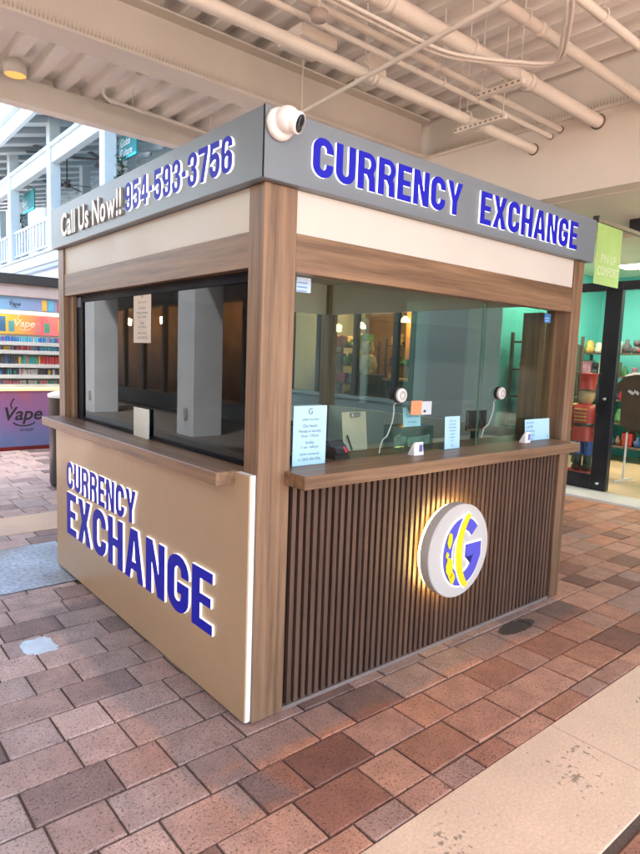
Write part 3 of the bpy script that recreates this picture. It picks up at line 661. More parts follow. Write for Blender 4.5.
# stickers and papers fixed on the glass are parts
def sticker(name, o, r, u, w_, h_, mats, lines, parent=K, t=.001):
    mb = MB(); mb.prism([(0, 0), (w_, 0), (w_, h_), (0, h_)], o, r, u, t, 0)
    for (body, x, y, size, mi, al, sx) in lines: label_text(mb, body, Vector(o) + Vector(r).cross(Vector(u)) * t, r, u, x, y, size, mi, al, sx, lift=.0006)
    return obj(name, mb, mats, parent)
st_b = mat('sticker_blue', (.05, .22, .55), .4, emit=None)
sticker('glass_sticker', (.236, .0925, 1.818), XR, XU, .078, .062, [mat('sticker_pale', (.45, .62, .78), .4), ink_blue], [('--------', .004, .028, .05, 1, 'LEFT', .42), ('--------', .004, .010, .05, 1, 'LEFT', .42), ('--------', .004, -.004, .04, 1, 'LEFT', .5)])
sticker('glass_sticker', (2.225, .1055, 1.815), XR, XU, .075, .055, [st_b, paper_w], [('-----', .006, .016, .05, 1, 'LEFT', .6), ('---', .018, .0, .05, 1, 'LEFT', .6)])
sticker('glass_sticker', (.049, 2.235, 1.815), YR, XU, .075, .062, [mat('sticker_dim', (.05, .07, .13), .4), mat('sticker_dim_ink', (.16, .2, .28), .5)], [('-----', .006, .020, .05, 1, 'LEFT', .6), ('---', .018, .002, .05, 1, 'LEFT', .6)])
hrs = [('Our hours', .5, .64, .075), ('Monday to Saturday', .5, .555, .062), ('10 am - 7:30 pm', .5, .475, .062), ('Sunday', .5, .36, .07), ('11 am - 6:00 pm', .5, .285, .062), ('Call for commercial', .5, .17, .055), ('+1 (954) 593-3756', .5, .075, .068)]
def hours(o, r, u, w_, h_, m, parent, name, small=1.0):
    L = [('G', w_ / 2, h_ * .86, h_ * .14, 1, 'CENTER', 1.0), ('CURRENCY EXCHANGE', w_ / 2, h_ * .755, h_ * .042, 1, 'CENTER', .8)] + [(b, w_ / 2, h_ * y, h_ * s * small, 1, 'CENTER', .95 * min(1.0, 1.75 * w_ / (h_ * s * small * len(b)))) for b, x, y, s in hrs]
    return sticker(name, o, r, u, w_, h_, [m, ink], L, parent)
hours((.056, 1.335, 1.588), YR, XU, .222, .284, mat('cream_paper', (.62, .56, .48), .6), K, 'hours_notice')
sticker('glass_notice', (1.0, .0925, 1.268), XR, XU, .082, .072, [mat('orange_card', (.80, .27, .12), .5)], [])
sticker('glass_notice', (1.0825, .0925, 1.266), XR, XU, .078, .070, [mat('grey_card', (.50, .56, .58), .5), ink], [('.', .004, .012, .13, 1, 'LEFT', 1.4)])

# ------------------------------------------------------------------ things on the right counter and behind the glass
CZ = 1.0715
def stand_card(name, x, y, w_, h_, tilt, m, lines, label, cat, z=CZ, th=.004, rz=0):
    u = Vector((0, math.sin(tilt), math.cos(tilt))); r = Vector((math.cos(rz), math.sin(rz), 0)); u = (u - r * u.dot(r)).normalized()
    T_ = thing(name, (x, y, z), label, cat)
    n = r.cross(u); o = Vector((x - w_ / 2, y, z + .001))
    obj('backing', MB().prism([(0, 0), (w_, 0), (w_, h_), (0, h_)], o - n * th, r, u, th), acryl if cat != 'box' else m, T_)
    sticker('sheet', o + n * .0004, r, u, w_, h_, m, lines, T_)
    obj('foot', MB().box((x - w_ / 2, y - .003, z), (x + w_ / 2, y + .03, z + .0035)), acryl, T_)
    return T_
T_ = thing('hours_sign', (.335, .06, CZ), 'pale blue opening hours sign standing on the counter by the corner post', 'sign')
obj('backing', MB().prism([(0, 0), (.187, 0), (.187, .262), (0, .262)], (.222, .0705, CZ + .001), XR, XU, .004), ink_blue, T_)
hours((.222, .066, CZ + .001), XR, XU, .187, .262, paper_b, T_, 'sheet')
def para(n, w_, h_, seed, dens=.8):
    r_ = random.Random(seed); words = ['Please', 'count', 'your', 'money', 'before', 'leaving', 'the', 'window', 'thank', 'you']
    out = []
    for i in range(n): out.append((' '.join(r_.sample(words, 3)), w_ * .08, h_ * (.86 - .72 * i / (n - 1)), h_ * .085 * dens, 1, 'LEFT', .62))
    return out
stand_card('notice_sign', 1.332, .075, .130, .178, .05, [paper_b, ink_blue], [(b, .065, y, .0135, 1, 'CENTER', .8) for b, y in (('Please count', .150), ('your money', .132), ('before leaving', .114), ('the window', .096), ('no claims', .078), ('accepted', .060), ('later', .042))] + [('G', .065, .012, .022, 1, 'CENTER', 1)], 'narrow pale blue notice with small print in clear stand on counter', 'sign')
stand_card('offer_sign', 2.165, .055, .285, .135, .08, [paper_b, ink_blue], [(b, .012, y, .0215, 1, 'LEFT', .78) for b, y in (('Scan and call', .108), ('to get FREE', .082), ('Rates and fees', .056), ('when you give', .030), ('your review', .006))] + [('G', .252, .012, .026, 1, 'LEFT', 1)], 'wide pale blue offer sign at the far end of counter', 'sign')
def card_holder(x, y, label, sx=1.0):
    T_ = thing('card_holder', (x, y, CZ), label, 'card holder')
    obj('holder', MB().prism([(0, 0), (.045, 0), (.040, .012), (.014, .058), (.008, .058)], (x - .035 * sx, y - .02, CZ + .0005), (0, 1, 0), XU, .07 * sx), white_p, T_)
    mb = MB(); mb.box((x - .03 * sx, y - .018, CZ + .006), (x + .03 * sx, y - .008, CZ + .066)); obj('cards', mb, paper_w, T_)
    sticker('print', (x + .0, y - .0195, CZ + .018), XR, XU, .024 * sx, .036, [mat('print_grey', (.12, .14, .32), .6)], [], T_)
card_holder(.985, .03, 'small white business card holder on counter beside the clear tip box')
card_holder(1.985, .03, 'white card holder touching the wide pale blue sign', .8)
# clear tip box with thank-you card
T_ = thing('tip_box', (1.08, .20, CZ), 'clear acrylic tip box holding banknotes behind the glass', 'box')
bx0, bx1, by0, by1 = .985, 1.235, .13, .26
obj('box_walls', MB().box((bx0, by0, CZ), (bx1, by0 + .004, CZ + .125)).box((bx0, by1, CZ), (bx1, by1 + .004, CZ + .125)).box((bx0, by0 + .0041, CZ), (bx0 + .004, by1 - .0001, CZ + .125)).box((bx1 - .004, by0 + .0041, CZ), (bx1, by1 - .0001, CZ + .125)).box((bx0, by0, CZ + .1255), (bx1, by1 + .004, CZ + .129)), acryl, T_)
note = mat('banknote', (.36, .44, .36), .7, var=.3, vscale=40); rr = random.Random(5); mb = MB()
for i in range(7):
    x = bx0 + .02 + i * .025; z = CZ + .004 + rr.uniform(0, .02); mb.prism([(0, 0), (.07, 0), (.07, .05), (0, .05)], (x, by0 + .03 + rr.uniform(0, .06), z), Vector((1, rr.uniform(-.4, .4), rr.uniform(-.3, .3))).normalized(), XU, .001)
obj('banknotes', mb, note, T_, 'stuff')
T2 = stand_card('thank_you_card', 1.055, .128, .135, .10, .10, [paper_b, ink_blue, mat('leaf_green', (.15, .42, .12), .6)], [('Thank you', .0675, .048, .024, 1, 'CENTER', .95), ('for visiting', .0675, .020, .016, 1, 'CENTER', .95), ('v', .0675, .075, .03, 2, 'CENTER', 1.2)], 'pale blue thank you card with green mark on the clear tip box', 'card', z=CZ + .1295)
# intercom speakers on the glass with cables
def intercom(x, y, z, lab, ty):
    T_ = thing('intercom', (x, y, z), lab, 'intercom', 'intercoms on the window glass')
    obj('rear_ring', MB().lathe([(0, 0), (.036, 0), (.039, .006), (.039, .018), (0, .018)], (x - .004, y, z), (0, -1, 0), 28, smooth=False), frame_blk, T_)
    obj('body', MB().lathe([(0, .0185), (.034, .0185), (.036, .024), (.034, .034), (.026, .036), (.0, .035)], (x, y, z), (0, -1, 0), 28, smooth=False), mat('intercom_silver', (.70, .69, .66), .35, .3, var=.04), T_)
    obj('grille', MB().lathe([(.012, .0365), (.022, .0368), (.022, .038), (.012, .038), (.012, .0365)], (x, y, z), (0, -1, 0), 20), mat('grille_grey', (.45, .44, .42), .5), T_)
    pts = [(x - .005, y - .006, z - .03)]
    for i in range(1, 13): t = i / 12; pts.append((x - .005 - .035 * t + .018 * math.sin(t * 5), y + .012 * t + (.02 if t > .7 else 0) + .02, z - .03 - t * (z - .03 - ty)))
    obj('cable', MB().tube(pts, .0035, 7), white_p, T_)
intercom(.895, .094, 1.372, 'round silver intercom with looping white cable beside the orange card', 1.075)
intercom(1.775, .107, 1.372, 'round silver intercom with white cable above the wide blue sign', 1.10)
# card terminal
T_ = thing('card_terminal', (.47, .15, CZ), 'black card payment terminal with red sticker on the counter', 'card terminal')
obj('body', MB().prism([(0, 0), (.10, 0), (.085, .075), (.06, .085), (.01, .02)], (.505, .10, CZ + .0005), (0, 1, 0), XU, .09), mat('terminal_black', (.015, .015, .017), .4), T_)
sticker('screen', (.512, .098, CZ + .028), XR, Vector((0, .62, .785)).normalized(), .076, .05, [mat('screen_dark', (.03, .035, .06), .2)], [], T_)
sticker('red_mark', (.560, .097, CZ + .034), XR, Vector((0, .62, .785)).normalized(), .018, .03, [mat('red_mark', (.65, .05, .06), .4)], [], T_)
# behind: white printer, beige clipboard, clear screen
T_ = thing('printer', (.56, .34, CZ), 'white receipt printer standing behind the hours sign', 'printer')
obj('shelf_bracket', MB().box((.44, .30, 1.0), (.70, .46, 1.071)), inner, T_)
obj('body', MB().bbox((.47, .31, CZ), (.62, .45, 1.20), .012), white_p, T_); obj('lid', MB().bbox((.48, .32, 1.2005), (.61, .44, 1.225), .008), mat('printer_grey', (.35, .36, .36), .5), T_)
obj('paper', MB().prism([(0, 0), (.05, 0), (.05, .06), (0, .06)], (.52, .325, 1.2), XR, Vector((0, -.2, .98)), .001), paper_w, T_)
T_ = thing('clipboard', (.80, .33, CZ), 'beige clipboard with black pen leaning behind the glass', 'clipboard')
uu = Vector((0, .12, .99)).normalized()
obj('board', MB().prism([(0, 0), (.17, 0), (.17, .20), (0, .20)], (.715, .285, CZ), XR, uu, .005), mat('beige_board', (.52, .45, .33), .6, var=.05), T_)
obj('pen', MB().tube([(.735, .277, 1.155), (.77, .272, 1.078)], .004, 6), frame_blk, T_)
obj('clip', MB().bbox((.77, .281, 1.245), (.83, .296, 1.266), .003), silver, T_)
T_ = thing('monitor', (2.02, .42, CZ), 'small dark monitor screen behind the far intercom', 'monitor')
obj('screen', MB().bbox((1.90, .40, 1.105), (2.11, .418, 1.235), .004), frame_blk, T_); obj('bezel', MB().box((1.905, .3985, 1.102), (2.105, .3995, 1.116)), mat('monitor_brown', (.30, .18, .10), .5), T_); obj('stand', MB().box((1.98, .402, CZ - .06), (2.03, .43, 1.1045)), frame_blk, T_)
T_ = thing('desk_shelf', (1.2, .40, 1.0), 'walnut inner desk behind the counter glass', 'desk')
obj('desk_top', MB().bbox((.31, .301, 1.0), (2.29, .56, 1.045), .002), inner, T_); obj('desk_panel', MB().box((.32, .54, .021), (2.28, .555, .999)), inner, T_)
# white folder standing in left window
obj('white_folder', MB().bbox((.034, 1.105, 1.0705), (.046, 1.285, 1.232), .001), mat('mint_card', (.66, .72, .66), .5), K)
# security camera on the header corner
sc = thing('security_camera', (.028, -Hh - .001, 2.40), 'white dome turret security camera on the header corner', 'security camera')
ax = Vector((.10, -1, .0)).normalized(); o0 = Vector((.03, -Hh - .0005, 2.405))
obj('base_ring', MB().lathe([(0, 0), (.056, 0), (.060, .006), (.058, .022), (.048, .032), (0, .033)], o0, (0, -1, 0), 32), white_p, sc)
ball = o0 + Vector((.006, -.050, .008)); bm = MB(); prof_ = [(.048 * math.sin(R(a)), -.048 * math.cos(R(a))) for a in range(0, 181, 12)]
obj('ball', bm.lathe(prof_, ball, (0, 0, 1), 28), white_p, sc)
ld = Vector((.45, -.80, -.34)).normalized()
obj('barrel', MB().lathe([(.040, -.01), (.040, .045), (.038, .052), (.032, .053)], ball, ld, 28), white_p, sc)
obj('lens', MB().lathe([(.0, .050), (.030, .050), (.032, .0535)], ball, ld, 24), mat('lens_glass', (.02, .025, .03), .08, spec=.8), sc)

# ------------------------------------------------------------------ pipes under the canopy
def pipe(y, z, r, label, name='sprinkler_pipe', joints=(), hang=(), x0=-3.85):
    T_ = thing(name, (4.1, y, z), label, 'pipe')
    obj('pipe_run', MB().tube([(x0, y, z), (4.098, y, z)], r, 14), pipe_m, T_)
    obj('wall_collar', MB().lathe([(r * 1.02, 0), (r * 1.22, 0), (r * 1.22, .012), (r * 1.02, .012)], (4.099, y, z), (-1, 0, 0), 20), mat('collar_dark', (.17, .12, .09), .7), T_)
    for x in joints:
        obj('coupling', MB().lathe([(r * 1.01, 0), (r * 1.22, 0), (r * 1.22, .05), (r * 1.01, .05)], (x, y, z), (1, 0, 0), 16), pipe_m, T_)
    for x in hang:
        mb = MB(); mb.tube([(x, y, z + r + .02), (x, y, 4.28)], .005, 6); rg = [(x, y + (r + .008) * math.sin(a * .5236), z + .01 + (r + .012) * math.cos(a * .5236)) for a in range(13)]
        mb.tube(rg, .006, 6, caps=False); obj('hanger', mb, pipe_m, T_)
    return T_
pipe(1.452, 3.592, .044, 'tan pipe entering the fascia lowest of the row above the sign', joints=(1.9, 3.2), hang=(1.85, 3.05))
pipe(1.275, 3.668, .021, 'thin tan conduit entering the fascia between two thick pipes', 'conduit_pipe', joints=(2.9,), hang=(2.5,))
pipe(1.185, 3.710, .026, 'thin tan pipe paired just above the thinner conduit', 'conduit_pipe', joints=(2.3,), hang=())
pipe(.83, 3.690, .054, 'thickest tan pipe with a dark collar at the fascia', joints=(1.4, 2.95), hang=(2.25,))
pipe(.38, 3.70, .038, 'tan pipe beyond the thickest pipe with one grooved coupling', joints=(2.35,), hang=(2.2,))
pipe(.0, 3.66, .028, 'slim tan pipe hung on a single rod outside the thick pipes', 'conduit_pipe', joints=(2.0,), hang=(2.45,))
pipe(-.22, 3.72, .024, 'slim tan pipe outermost of the overhead row', 'conduit_pipe', hang=(2.4,))
T_ = thing('branch_pipe', (1.78, 1.2, 3.53), 'thin tan pipe crossing under the overhead pipe row', 'pipe')
obj('pipe_run', MB().tube([(1.90, 2.6, 3.53), (1.60, -.6, 3.53)], .017, 10), pipe_m, T_)
obj('drop', MB().tube([(1.86, 2.2, 3.53), (1.86, 2.2, 4.25)], .008, 6).tube([(1.66, .1, 3.53), (1.66, .1, 4.25)], .008, 6), pipe_m, T_)
# twin electrical conduits with a bend
for k, (dz, off) in enumerate(((0, 0), (.0, .055))):
    T_ = thing('electrical_conduit', (2.3, 1.1 - off, 3.74), ('upper' if k else 'lower') + ' thin electrical conduit sweeping in a bend over the pipes', 'conduit')
    raw = [(-2.0, 1.17), (1.243, 1.149), (1.862, 1.132), (2.275, 1.121), (2.52, 1.0), (2.75, .85), (2.93, .72), (2.97, .62), (2.90, .54), (2.76, .45), (2.535, .30), (2.30, .16)]
    q = (3.58 - CAM.z) / (3.75 - CAM.z); pts = [(CAM.x + (a - CAM.x) * q - off * .25, CAM.y + (b - CAM.y) * q - off * .8) for a, b in raw]
    for _ in range(2): pts = [pts[0]] + [p for u, v in zip(pts, pts[1:]) for p in ((u[0] * .75 + v[0] * .25, u[1] * .75 + v[1] * .25), (u[0] * .25 + v[0] * .75, u[1] * .25 + v[1] * .75))] + [pts[-1]]
    pts = [(a, b, 3.58) for a, b in pts] + [(pts[-1][0] - .1, pts[-1][1] - .08, 3.70), (pts[-1][0] - .14, pts[-1][1] - .1, 4.25)]
    obj('conduit_run', MB().tube(pts, .0125, 8), pipe_m, T_)
# perforated strut trapeze hangers
def trapeze(x, y0, y1, z, label):
    T_ = thing('strut_hanger', (x, (y0 + y1) / 2, z), label, 'hanger')
    mb = MB().bbox((x - .022, y0, z - .02), (x + .022, y1, z + .02), .003)
    obj('strut', mb, pipe_m, T_); hm_ = MB(); n = int((y1 - y0) / .05)
    for i in range(n): hm_.box((x - .0225, y0 + .02 + i * .05, z - .007), (x - .0218, y0 + .042 + i * .05, z + .007))
    obj('slots', hm_, mat('slot_brown', (.22, .17, .13), .8), T_, 'stuff')
    for y in (y0 + .03, y1 - .03): obj('rod', MB().tube([(x, y, z + .02), (x, y, 4.28)], .005, 6), pipe_m, T_)
trapeze(2.75, .72, 1.12, 3.60, 'perforated strut hanger below the bent conduits')
trapeze(3.05, 1.06, 1.56, 3.52, 'perforated strut hanger below the thin pipe pair')
# junction boxes, sprinkler head
jb = tag(obj('junction_box', MB().bbox((1.30, 1.50, 3.70), (1.62, 1.78, 3.78), .006), pipe_m), 'flat tan junction box hung beside the lowest pipe', 'junction box')
obj('knockouts', MB().lathe([(0, 0), (.02, 0), (.02, .004), (0, .004)], (1.40, 1.58, 3.6995), (0, 0, -1), 12).lathe([(0, 0), (.02, 0), (.02, .004), (0, .004)], (1.50, 1.58, 3.6995), (0, 0, -1), 12), black, jb)
jb2 = tag(obj('junction_box', MB().bbox((1.95, 1.50, 3.62), (2.12, 1.68, 3.80), .006), pipe_m), 'square tan junction box between two overhead pipes', 'junction box')
T_ = thing('smoke_detector', (1.12, 1.10, 3.60), 'round grey ribbed detector hanging from the overhead conduits', 'detector')
obj('detector_body', MB().lathe([(0, 0), (.045, 0), (.055, .02), (.055, .05), (.04, .06), (0, .06)], (1.12, 1.10, 3.57), (0, 0, 1), 20), mat('detector_grey', (.42, .36, .31), .6), T_)
obj('stem', MB().tube([(1.12, 1.10, 3.63), (1.12, 1.10, 3.75)], .012, 8), pipe_m, T_)
# downlight and strut run behind the big beam
T_ = thing('downlight', (.30, 4.66, 4.1), 'small round downlight with a lit orange lens near the canopy edge', 'downlight')
obj('can', MB().lathe([(.095, 0), (.10, .0), (.10, .12), (0, .12)], (.30, 4.62, 4.08), (0, 0, 1), 24), ceil_m, T_)
obj('lens', MB().lathe([(0, .004), (.092, .004)], (.30, 4.62, 4.08), (0, 0, 1), 24), mat('lamp_orange', (.9, .5, .15), .5, emit=(1, .40, .08), estr=.10), T_)
T_ = thing('strut_channel', (1.6, 4.5, 4.05), 'tan perforated strut channel hung behind the spiked beam', 'strut')
obj('channel', MB().tube([(1.03, 4.32, 4.10), (1.03, 4.32, 4.03), (1.08, 4.33, 4.0), (3.6, 4.55, 4.0)], .018, 8), pipe_m, T_)
for x in (1.35, 2.3): obj('rod', MB().tube([(x, 4.345 + (x - 1.08) * .087, 4.0), (x, 4.345 + (x - 1.08) * .087, 4.28)], .005, 6), pipe_m, T_)

# ------------------------------------------------------------------ green blade banner and shop stock
T_ = thing('blade_banner', (4.85, 1.0, 2.65), 'lime green fabric banner hanging from a bracket at the shop entrance', 'banner')
bm_ = mat('banner_green', (.42, .66, .22), .7, var=.12, vscale=2.2); 
obj('banner_cloth', MB().bbox((4.585, .994, 2.355), (5.105, 1.0, 2.93), 0), bm_, T_)
mb = MB(); label_text(mb, 'PIN UP', (4.585, .993, 2.355), XR, XU, .10, .215, .12, 0, 'LEFT', .9, 0); label_text(mb, 'COMFORT', (4.585, .993, 2.355), XR, XU, .05, .095, .12, 0, 'LEFT', .78, 0)
obj('lettering', mb, mat('banner_ink', (.75, .85, .68), .6), T_)
obj('bracket_arm', MB().bbox((4.55, .975, 2.935), (5.55, 1.02, 2.975), .003), mat('bracket', (.30, .26, .21), .5), T_); obj('arm_cap', MB().bbox((4.53, .97, 2.925), (4.549, 1.025, 2.985), .002), frame_blk, T_)
obj('bracket_base', MB().bbox((5.40, .93, 2.976), (5.75, 1.07, 3.104), .004), frame_blk, T_)
# toy soldier statue: plain generic nutcracker
def soldier(x, y, z):
    T_ = thing('soldier_statue', (x, y, z), 'red coated toy soldier statue on a red base inside the shop', 'statue')
    red = mat('soldier_red', (.50, .045, .03), .4, var=.08); gold = mat('soldier_gold', (.62, .42, .10), .4); blu = mat('soldier_blue', (.05, .12, .42), .4); blk = mat('soldier_boot', (.05, .04, .03), .35); skin = mat('soldier_wood', (.62, .42, .22), .5)
    obj('plinth', MB().bbox((x - .17, y - .20, z), (x + .17, y + .20, z + .085), .012), red, T_)
    for s in (-1, 1):
        obj('boot', MB().tube([(x - .05, y + .07 * s, z + .12), (x + .02, y + .07 * s, z + .125), (x + .02, y + .07 * s, z + .30)], .055, 12, radii=[.05, .06, .05]), blk, T_)
        obj('leg', MB().tube([(x + .02, y + .07 * s, z + .30), (x + .02, y + .07 * s, z + .58)], .055, 12), blu, T_)
        a = obj('arm', MB().tube([(x + .02, y + .15 * s, z + .95), (x, y + .205 * s, z + .80), (x - .05, y + .20 * s, z + .64)], .045, 10, radii=[.052, .048, .04]), red, T_)
        obj('cuff', MB().lathe([(.047, 0), (.05, .0), (.05, .03), (.047, .03)], (x - .05, y + .20 * s, z + .63), (.3, 0, 1), 12), gold, a)
        obj('hand', MB().lathe([(.0, -.04), (.03, -.02), (.035, .01), (0, .03)], (x - .06, y + .20 * s, z + .605), (0, 0, 1), 12), skin, a)
        obj('epaulette', MB().lathe([(.0, .03), (.05, .02), (.065, 0), (.05, -.01)], (x + .02, y + .16 * s, z + .98), (0, 0, 1), 12), gold, T_)
    c = obj('coat', MB().lathe([(.165, .50), (.15, .62), (.13, .72), (.16, .90), (.15, .99), (.06, 1.02), (0, 1.02)], (x, y, z), (0, 0, 1), 20), red, T_)
    obj('belt', MB().lathe([(.134, .70), (.140, .70), (.140, .745), (.134, .745)], (x, y, z), (0, 0, 1), 20), blk, c)
    for k in range(4): obj('braid', MB().bbox((x - .168, y - .08, z + .78 + k * .05), (x - .13, y + .08, z + .795 + k * .05), .003), gold, c)
    obj('head', MB().lathe([(.05, 1.0), (.09, 1.05), (.105, 1.13), (.10, 1.21), (.0, 1.24)], (x, y, z), (0, 0, 1), 20), skin, T_)
    obj('hat', MB().lathe([(.11, 1.195), (.115, 1.21), (.105, 1.23), (.12, 1.42), (.125, 1.43), (0, 1.44)], (x, y, z), (0, 0, 1), 20), red, T_)
    obj('hat_brim', MB().lathe([(.112, 1.20), (.135, 1.20), (.13, 1.215), (.112, 1.215)], (x, y, z), (0, 0, 1), 20), blk, T_)
soldier(6.95, 2.14, .019)
# clothes rack with brown shirts
T_ = thing('clothes_rack', (7.1, 1.2, .018), 'white clothes rack with dark brown shirts inside the shop entrance', 'clothes rack')
rk = mat('rack_white', (.75, .74, .72), .4)
mb = MB(); 
for y in (.75, 1.62): mb.tube([(7.1, y, .02), (7.1, y, 1.45)], .014, 8); 
mb.tube([(7.1, .75, 1.45), (7.1, 1.62, 1.45)], .014, 8).tube([(6.85, .75, .03), (7.35, .75, .03)], .014, 8).tube([(6.85, 1.62, .03), (7.35, 1.62, .03)], .014, 8); obj('rail_frame', mb, rk, T_)
brn = mat('shirt_brown', (.075, .05, .028), .85, var=.2, vscale=8)
for k in range(6):
    y = .86 + k * .135; mb = MB(); prof_ = [(-.19, 0), (.19, 0), (.20, .42), (.27, .36), (.30, .45), (.20, .60), (.06, .64), (-.06, .64), (-.20, .60), (-.30, .45), (-.27, .36), (-.20, .42)]
    mb.prism(prof_, (7.1, y + (k % 2) * .02, .70), (1, 0, 0), XU, .05); s_ = obj('shirt', mb, brn, T_)
mb = MB(); pr = [(-.22, 0), (-.1, -.045), (.1, -.045), (.22, 0), (.235, .46), (.30, .40), (.33, .50), (.22, .62), (.07, .66), (-.07, .66), (-.22, .62), (-.33, .50), (-.30, .40), (-.235, .46)]
mb.prism(pr, (6.80, 1.36, .80), (0, -1, 0), XU, .035); mb.tube([(6.79, 1.36, 1.46), (6.79, 1.36, 1.52), (6.95, 1.36, 1.50)], .006, 6)
sh = tag(obj('hanging_shirt', mb, brn), 'large dark brown t-shirt with white script hung facing the entrance', 'shirt')
mb = MB()
for q in range(2): mb.frame(curve_mesh(stroke([(-.15 + q * .16 + t * .007, .02 * math.sin(t * 1.7 + q) + .012 * math.sin(t * .6)) for t in range(20)], .012), .0005), (6.764, 1.36, 1.235), (0, -1, 0), XU)
obj('print', mb, white_p, sh)
obj('hanger_frame', MB().tube([(6.80, 1.14, 1.44), (6.80, 1.36, 1.49), (6.80, 1.58, 1.44)], .01, 8), rk, sh)
# shelving with goods
GC = [mat('goods_%d' % i, c, .6, var=.3, vscale=20) for i, c in enumerate([(.55, .06, .05), (.72, .46, .10), (.10, .30, .12), (.66, .60, .50), (.07, .07, .08), (.60, .26, .36), (.10, .20, .48), (.36, .22, .12)])]
CN = ['red', 'mustard', 'green', 'cream', 'black', 'pink', 'blue', 'brown']
def toy(x, y, z, s, m, rr_):
    T0 = MB(); k = rr_.random(); T0.shape = 'boxed' if k < .3 else 'rounded' if k < .55 else 'plush bear' if k < .8 else 'bottle shaped'
    if k < .3: T0.bbox((x - s * .4, y - s * .4, z), (x + s * .4, y + s * .4, z + s * 1.1), s * .06)
    elif k < .55: T0.lathe([(0, 0), (s * .38, 0), (s * .45, s * .3), (s * .28, s * .62), (s * .34, s * .85), (s * .2, s * 1.05), (0, s * 1.08)], (x, y, z), (0, 0, 1), 10)
    elif k < .8:
        T0.lathe([(0, 0), (s * .3, 0), (s * .36, s * .25), (s * .2, s * .5), (0, s * .52)], (x, y, z), (0, 0, 1), 10).lathe([(0, 0), (s * .22, s * .06), (s * .3, s * .25), (s * .2, s * .42), (0, s * .48)], (x, y, z + s * .5), (0, 0, 1), 10)
        for q in (-1, 1): T0.lathe([(0, 0), (s * .1, s * .03), (s * .1, s * .08), (0, s * .1)], (x, y + q * s * .2, z + s * .86), (-.3, 0, 1), 8).tube([(x - s * .1, y + q * s * .28, z + s * .35), (x - s * .3, y + q * s * .36, z + s * .15)], s * .08, 6)
    else: T0.lathe([(0, 0), (s * .3, 0), (s * .34, s * .5), (s * .14, s * .75), (s * .14, s * 1.0), (0, s * 1.0)], (x, y, z), (0, 0, 1), 9)
    return T0
def shelving(x, y, w_, dpt, levels, seed, label, goods_label, grp, along='Y', top=1.9):
    T_ = thing('shelf_unit', (x, y, .02), label, 'shelf'); rr_ = random.Random(seed); wm = mat('shelf_wood', (.12, .09, .07), .6)
    hx, hy = (dpt / 2, w_ / 2) if along == 'Y' else (w_ / 2, dpt / 2)
    for sx, sy in ((-1, -1), (1, -1), (1, 1), (-1, 1)): obj('upright', MB().box((x + sx * hx - .02, y + sy * hy - .02, .02), (x + sx * hx + .02, y + sy * hy + .02, top)), wm, T_)
    for lv in range(levels):
        z = .25 + lv * (top - .4) / (levels - 1); obj('shelf', MB().box((x - hx + .021, y - hy, z), (x + hx - .021, y + hy, z + .025)), wm, T_)
        n = int(w_ / .15)
        for i in range(n):
            t = (i + .5) / n; p = (x + rr_.uniform(-.3, .0) * hx, y - hy + t * 2 * hy) if along == 'Y' else (x - hx + t * 2 * hx, y + rr_.uniform(-.3, 0) * hy)
            tb = toy(p[0], p[1], z + .0255, rr_.uniform(.15, .23), None, rr_); ci = rr_.randrange(8); lv_n = ('lowest', 'second lowest', 'middle', 'second highest', 'top')[lv]; tag(obj('shelf_toy', tb, GC[ci]), f'{CN[ci]} {tb.shape} {goods_label[0]} on the {lv_n} shelf {goods_label[1]}', 'toy', grp)
shelving(8.9, 2.35, 1.7, .45, 5, 3, 'dark shelf unit of souvenirs against the teal wall', ('souvenir', 'against the teal wall'), 'souvenirs on the teal shop shelves')
shelving(8.9, .45, 1.7, .45, 5, 4, 'second dark shelf unit of souvenirs behind the shirt rack', ('souvenir', 'behind the shirt rack'), 'souvenirs behind the shirt rack', top=1.7)
shelving(7.3, 2.98, 1.3, .40, 5, 6, 'dark shelf unit close behind the shop glass beside the pier', ('souvenir', 'close behind the shop glass'), 'souvenirs on shelves by the pier', 'X', 2.0)
shelving(7.35, 4.95, 1.1, .40, 5, 7, 'brown display shelf in the warm lit shop window', ('toy', 'beside the orange panel'), 'toys in the warm shop window', top=1.9)
shelving(7.95, 6.15, 1.3, .40, 5, 9, 'third brown display shelf between the pendant lamps', ('toy', 'between the pendant lamps'), 'toys between the pendant lamps', top=1.95)
shelving(7.35, 7.35, 1.1, .40, 5, 8, 'second brown display shelf in the warm lit shop window', ('toy', 'behind the plush bear'), 'toys on the further warm window shelf', top=1.9)
obj('orange_panel', MB().box((7.62, 5.80, 1.55), (7.66, 6.16, 2.62)), mat('orange_panel', (.70, .26, .03), .6), shop)
# display mannequin-like plush, table and lamp in the warm window
T_ = thing('plush_bear', (6.9, 6.45, 1.0), 'large cream plush bear sitting high in the warm shop window', 'plush toy')
cm = mat('cream_plush', (.55, .48, .38), .9, var=.15, vscale=30)
obj('body', MB().lathe([(0, 0), (.14, .02), (.2, .16), (.15, .32), (.07, .38), (0, .38)], (6.9, 6.45, 1.25), (0, 0, 1), 14), cm, T_); obj('head', MB().lathe([(0, 0), (.1, .03), (.14, .12), (.1, .22), (0, .25)], (6.88, 6.45, 1.62), (0, 0, 1), 14), cm, T_)
for s in (-1, 1): obj('arm', MB().tube([(6.88, 6.45 + .15 * s, 1.55), (6.78, 6.45 + .24 * s, 1.45), (6.72, 6.45 + .2 * s, 1.36)], .05, 8), cm, T_); obj('leg', MB().tube([(6.9, 6.45 + .1 * s, 1.30), (6.70, 6.45 + .16 * s, 1.28)], .065, 8), cm, T_); obj('ear', MB().lathe([(0, 0), (.04, .01), (.04, .03), (0, .04)], (6.88, 6.45 + .11 * s, 1.82), (-1, 0, 0), 10), cm, T_)
obj('pedestal', MB().bbox((6.7, 6.2, .02), (7.1, 6.7, 1.249), .01), mat('pedestal_blue', (.03, .07, .09), .6), T_)
